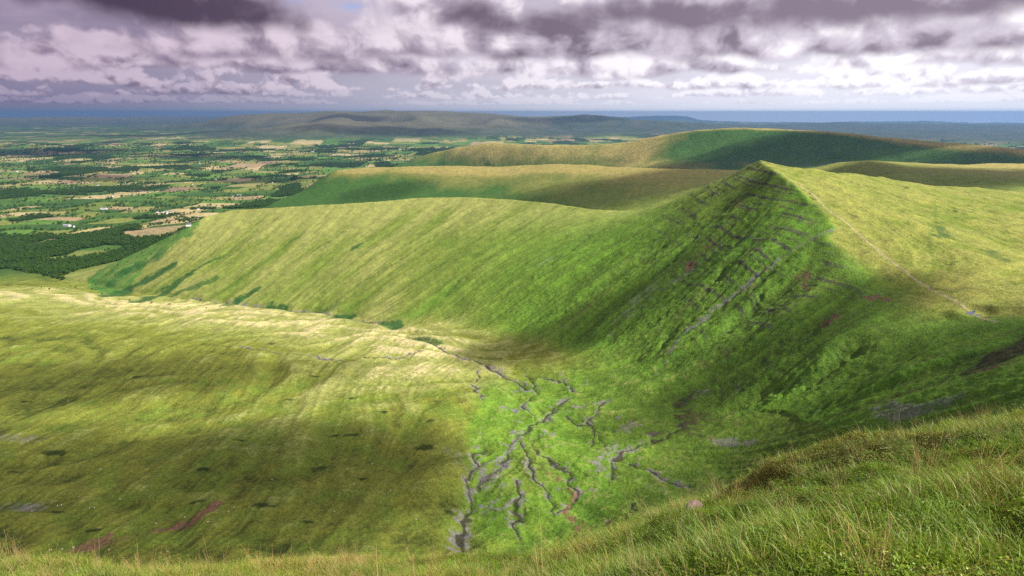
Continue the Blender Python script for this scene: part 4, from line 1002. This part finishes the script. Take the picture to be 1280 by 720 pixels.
for px, py in [(77,632),(72,633),(112,636),(118,635),(126,587),(85,502),(164,472),(67,461),(231,647),(293,635),(442,606),(260,653),(64,688),(78,687),(92,685),(35,552),(210,690),(375,580),(488,614),(327,425),(255,470),(180,610),(150,625),(340,600),
               (418,640),(520,650),(300,520),(655,461),(662,462),(640,458),(560,500),(40,640),(195,655),(286,640),(136,688),(466,580),(560,470)]:
    x, y, z = WT(px, py); o = bpy.data.objects.new('sheep', SHM); COL.objects.link(o); o.location = (x, y, z - 0.02); o.rotation_euler = (0, 0, random.uniform(0, 6.28)); s_ = random.uniform(1.0, 1.25); o.scale = (s_, s_, s_)
    if px > 540: tag(o, 'tiny white sheep grazing among the braided stream channels', 'sheep', 'sheep by the streams')
    elif 630 < py and px < 310: tag(o, 'tiny white sheep grazing around the red earth scar', 'sheep', 'sheep by the red scar')
    else: tag(o, 'tiny white sheep grazing on the wide grass shelf away from the red scar', 'sheep', 'sheep on the grass shelf')

# ------------------------------------------------------------------ pools on the saddle
def pool(px, py, a, b, rz, label):
    x, y, z = WT(px, py); n = 28; ring = [(1 + 0.25 * math.sin(3 * t + px) + 0.12 * math.sin(7 * t)) for t in (2 * math.pi * i / n for i in range(n))]
    V = [(a * q * math.cos(2 * math.pi * i / n), b * q * math.sin(2 * math.pi * i / n)) for i, q in enumerate(ring)]
    V = np.array([(u * math.cos(rz) - v * math.sin(rz) + x, u * math.sin(rz) + v * math.cos(rz) + y) for u, v in V]); zz = POOLS[0][0][2] + 0.06 + 0.01 * b
    me = bpy.data.meshes.new('pool'); me.from_pydata([(u, v, zz) for u, v in V] + [(u, v, zz - 3) for u, v in V], [], [tuple(range(n))] + [(i, i + n, (i + 1) % n + n, (i + 1) % n) for i in range(n)])
    m = bpy.data.materials.new('pool_water'); m.use_nodes = True; w = NT(m.node_tree); bs = w.n['Principled BSDF']; bs.inputs['Base Color'].default_value = (.05, .07, .10, 1); bs.inputs['Roughness'].default_value = 0.08
    geo = w.new('ShaderNodeNewGeometry'); bp = w.new('ShaderNodeBump'); bp.inputs['Strength'].default_value = 0.05; w.l.new(w.noise(geo.outputs['Position'], 1.5, 3), bp.inputs['Height']); w.l.new(bp.outputs[0], bs.inputs['Normal'])
    me.materials.append(m); o = bpy.data.objects.new('pool', me); COL.objects.link(o); return tag(o, label, kind='structure')
pool(1214, 391, 9, 3.0, 0.6, 'small peaty pool beside the path on the saddle'); pool(1222, 394, 5, 1.6, 0.4, 'little puddle next to the saddle pool')

# ------------------------------------------------------------------ clouds above the frame, casting the broken shade
def cloud_mat():
    m = bpy.data.materials.new('cloud_vapour'); m.use_nodes = True; w = NT(m.node_tree); w.n.clear()
    out = w.new('ShaderNodeOutputMaterial'); d = w.new('ShaderNodeBsdfDiffuse'); tl = w.new('ShaderNodeBsdfTranslucent'); t = w.new('ShaderNodeBsdfTransparent')
    d.inputs[0].default_value = (.9, .88, .9, 1); tl.inputs[0].default_value = (.9, .88, .9, 1)
    tc = w.new('ShaderNodeTexCoord'); sp = w.new('ShaderNodeSeparateXYZ'); w.l.new(tc.outputs['Object'], sp.inputs[0])
    r = w.m('SQRT', w.m('ADD', w.m('MULTIPLY', sp.outputs[0], sp.outputs[0]), w.m('MULTIPLY', sp.outputs[1], sp.outputs[1])))
    n = w.noise(tc.outputs['Object'], 2.4, 5, 0.6)
    al = w.ss(w.m('ADD', r, w.m('MULTIPLY', w.m('SUBTRACT', n, 0.5), 1.1)), 0.98, 0.42)
    info = w.new('ShaderNodeObjectInfo'); sc = w.new('ShaderNodeSeparateColor'); w.l.new(info.outputs['Color'], sc.inputs[0])
    al = w.m('MULTIPLY', al, sc.outputs[0])
    m1 = w.new('ShaderNodeMixShader'); m1.inputs[0].default_value = 0.5; w.l.new(d.outputs[0], m1.inputs[1]); w.l.new(tl.outputs[0], m1.inputs[2])
    m2 = w.new('ShaderNodeMixShader'); w.l.new(al, m2.inputs[0]); w.l.new(t.outputs[0], m2.inputs[1]); w.l.new(m1.outputs[0], m2.inputs[2]); w.l.new(m2.outputs[0], out.inputs[0])
    return m
M_CLOUD = cloud_mat()
def cloud_mesh():
    n1, n2 = 48, 20; V = []; F = []
    for j in range(n2 + 1):
        ph = math.pi * j / n2 - math.pi / 2
        for i in range(n1):
            t = 2 * math.pi * i / n1; V.append((math.cos(ph) * math.cos(t), math.cos(ph) * math.sin(t), math.sin(ph)))
    V = np.array(V)
    r = 1 + 0.16 * fbm(V[:, 0] * 2 + V[:, 2] * 1.3 + 5, V[:, 1] * 2 - V[:, 2], 1.0, 4, 301); V = V * r[:, None]
    V[:, 2] = np.where(V[:, 2] < 0, V[:, 2] * 0.3, V[:, 2])
    F = [(j * n1 + i, j * n1 + (i + 1) % n1, (j + 1) * n1 + (i + 1) % n1, (j + 1) * n1 + i) for j in range(n2) for i in range(n1)]
    m = bpy.data.meshes.new('cloud'); m.from_pydata(V.tolist(), [], F); m.materials.append(M_CLOUD); m.polygons.foreach_set('use_smooth', [True] * len(F)); return m
CM = cloud_mesh()
def cloud(px, py, sx, sy, dens, alt=2200.0, rz=0.0, g=None):
    p = g or W(px, py); t = (alt - p[2]) / SUN[2]
    o = bpy.data.objects.new('cloud', CM); COL.objects.link(o)
    o.location = (p[0] + SUN[0] * t, p[1] + SUN[1] * t, alt); o.scale = (sx, sy, min(sx, sy) * 0.35); o.rotation_euler = (0, 0, rz); o.color = (dens, 0, 0, 1)
    el = math.degrees(math.atan2(alt - ZC, math.hypot(o.location.x, o.location.y)))
    if el < 13: print('cloud low in the sky', px, py, el)
    return tag(o, 'pale drifting cloud above the hills', kind='stuff')
CLOUDS = [(130,620,500,210,.50,0), (400,580,240,150,.38,0), (60,480,380,150,.36,.2), (330,470,260,80,.22,.2), (690,425,190,100,.55,.2), (1200,480,240,120,.45,.5), (1050,392,130,70,.55,.3), (850,520,90,70,.35,0),
          (1060,180,2300,380,.97,-.05), (1330,194,1600,420,.97,0), (1210,222,700,260,.8,0), (780,238,1000,280,.62,0), (1060,216,260,130,.85,0), (480,240,300,140,.3,0)]
for px, py, sx, sy, dn, rz in CLOUDS: cloud(px, py, sx, sy, dn, 2300.0 if math.hypot(*W(px, py)[:2]) < 3000 else 2900.0, rz)
for px, py, sx, sy, dn in ((40,190,2600,1100,.75), (260,196,1500,500,.6), (330,225,800,420,.55), (110,222,1000,380,.5), (480,165,3000,900,.5), (220,168,3500,1200,.6), (440,148,1600,900,.6), (700,152,2500,900,.45)):
    cloud(px, py, sx, sy, dn, max(4200.0, 888 + 0.40 * math.hypot(*W(px, py)[:2])))

# ------------------------------------------------------------------ haze
def build_haze():
    V = [(x, y, z) for z in (40.0, 1010.0) for x, y in ((-61500, -61500), (61500, -61500), (61500, 61500), (-61500, 61500))]
    me = bpy.data.meshes.new('haze'); me.from_pydata(V, [], [(3,2,1,0),(4,5,6,7),(0,1,5,4),(1,2,6,5),(2,3,7,6),(3,0,4,7)])
    m = bpy.data.materials.new('haze'); m.use_nodes = True; w = NT(m.node_tree); w.n.clear(); out = w.new('ShaderNodeOutputMaterial'); v = w.new('ShaderNodeVolumePrincipled')
    v.inputs['Color'].default_value = (.20, .38, .74, 1); v.inputs['Density'].default_value = 2.6e-5; v.inputs['Anisotropy'].default_value = 0.5
    w.l.new(v.outputs[0], out.inputs['Volume']); me.materials.append(m)
    o = bpy.data.objects.new('haze', me); COL.objects.link(o); tag(o, 'thin blue haze over the land', kind='stuff')
build_haze()
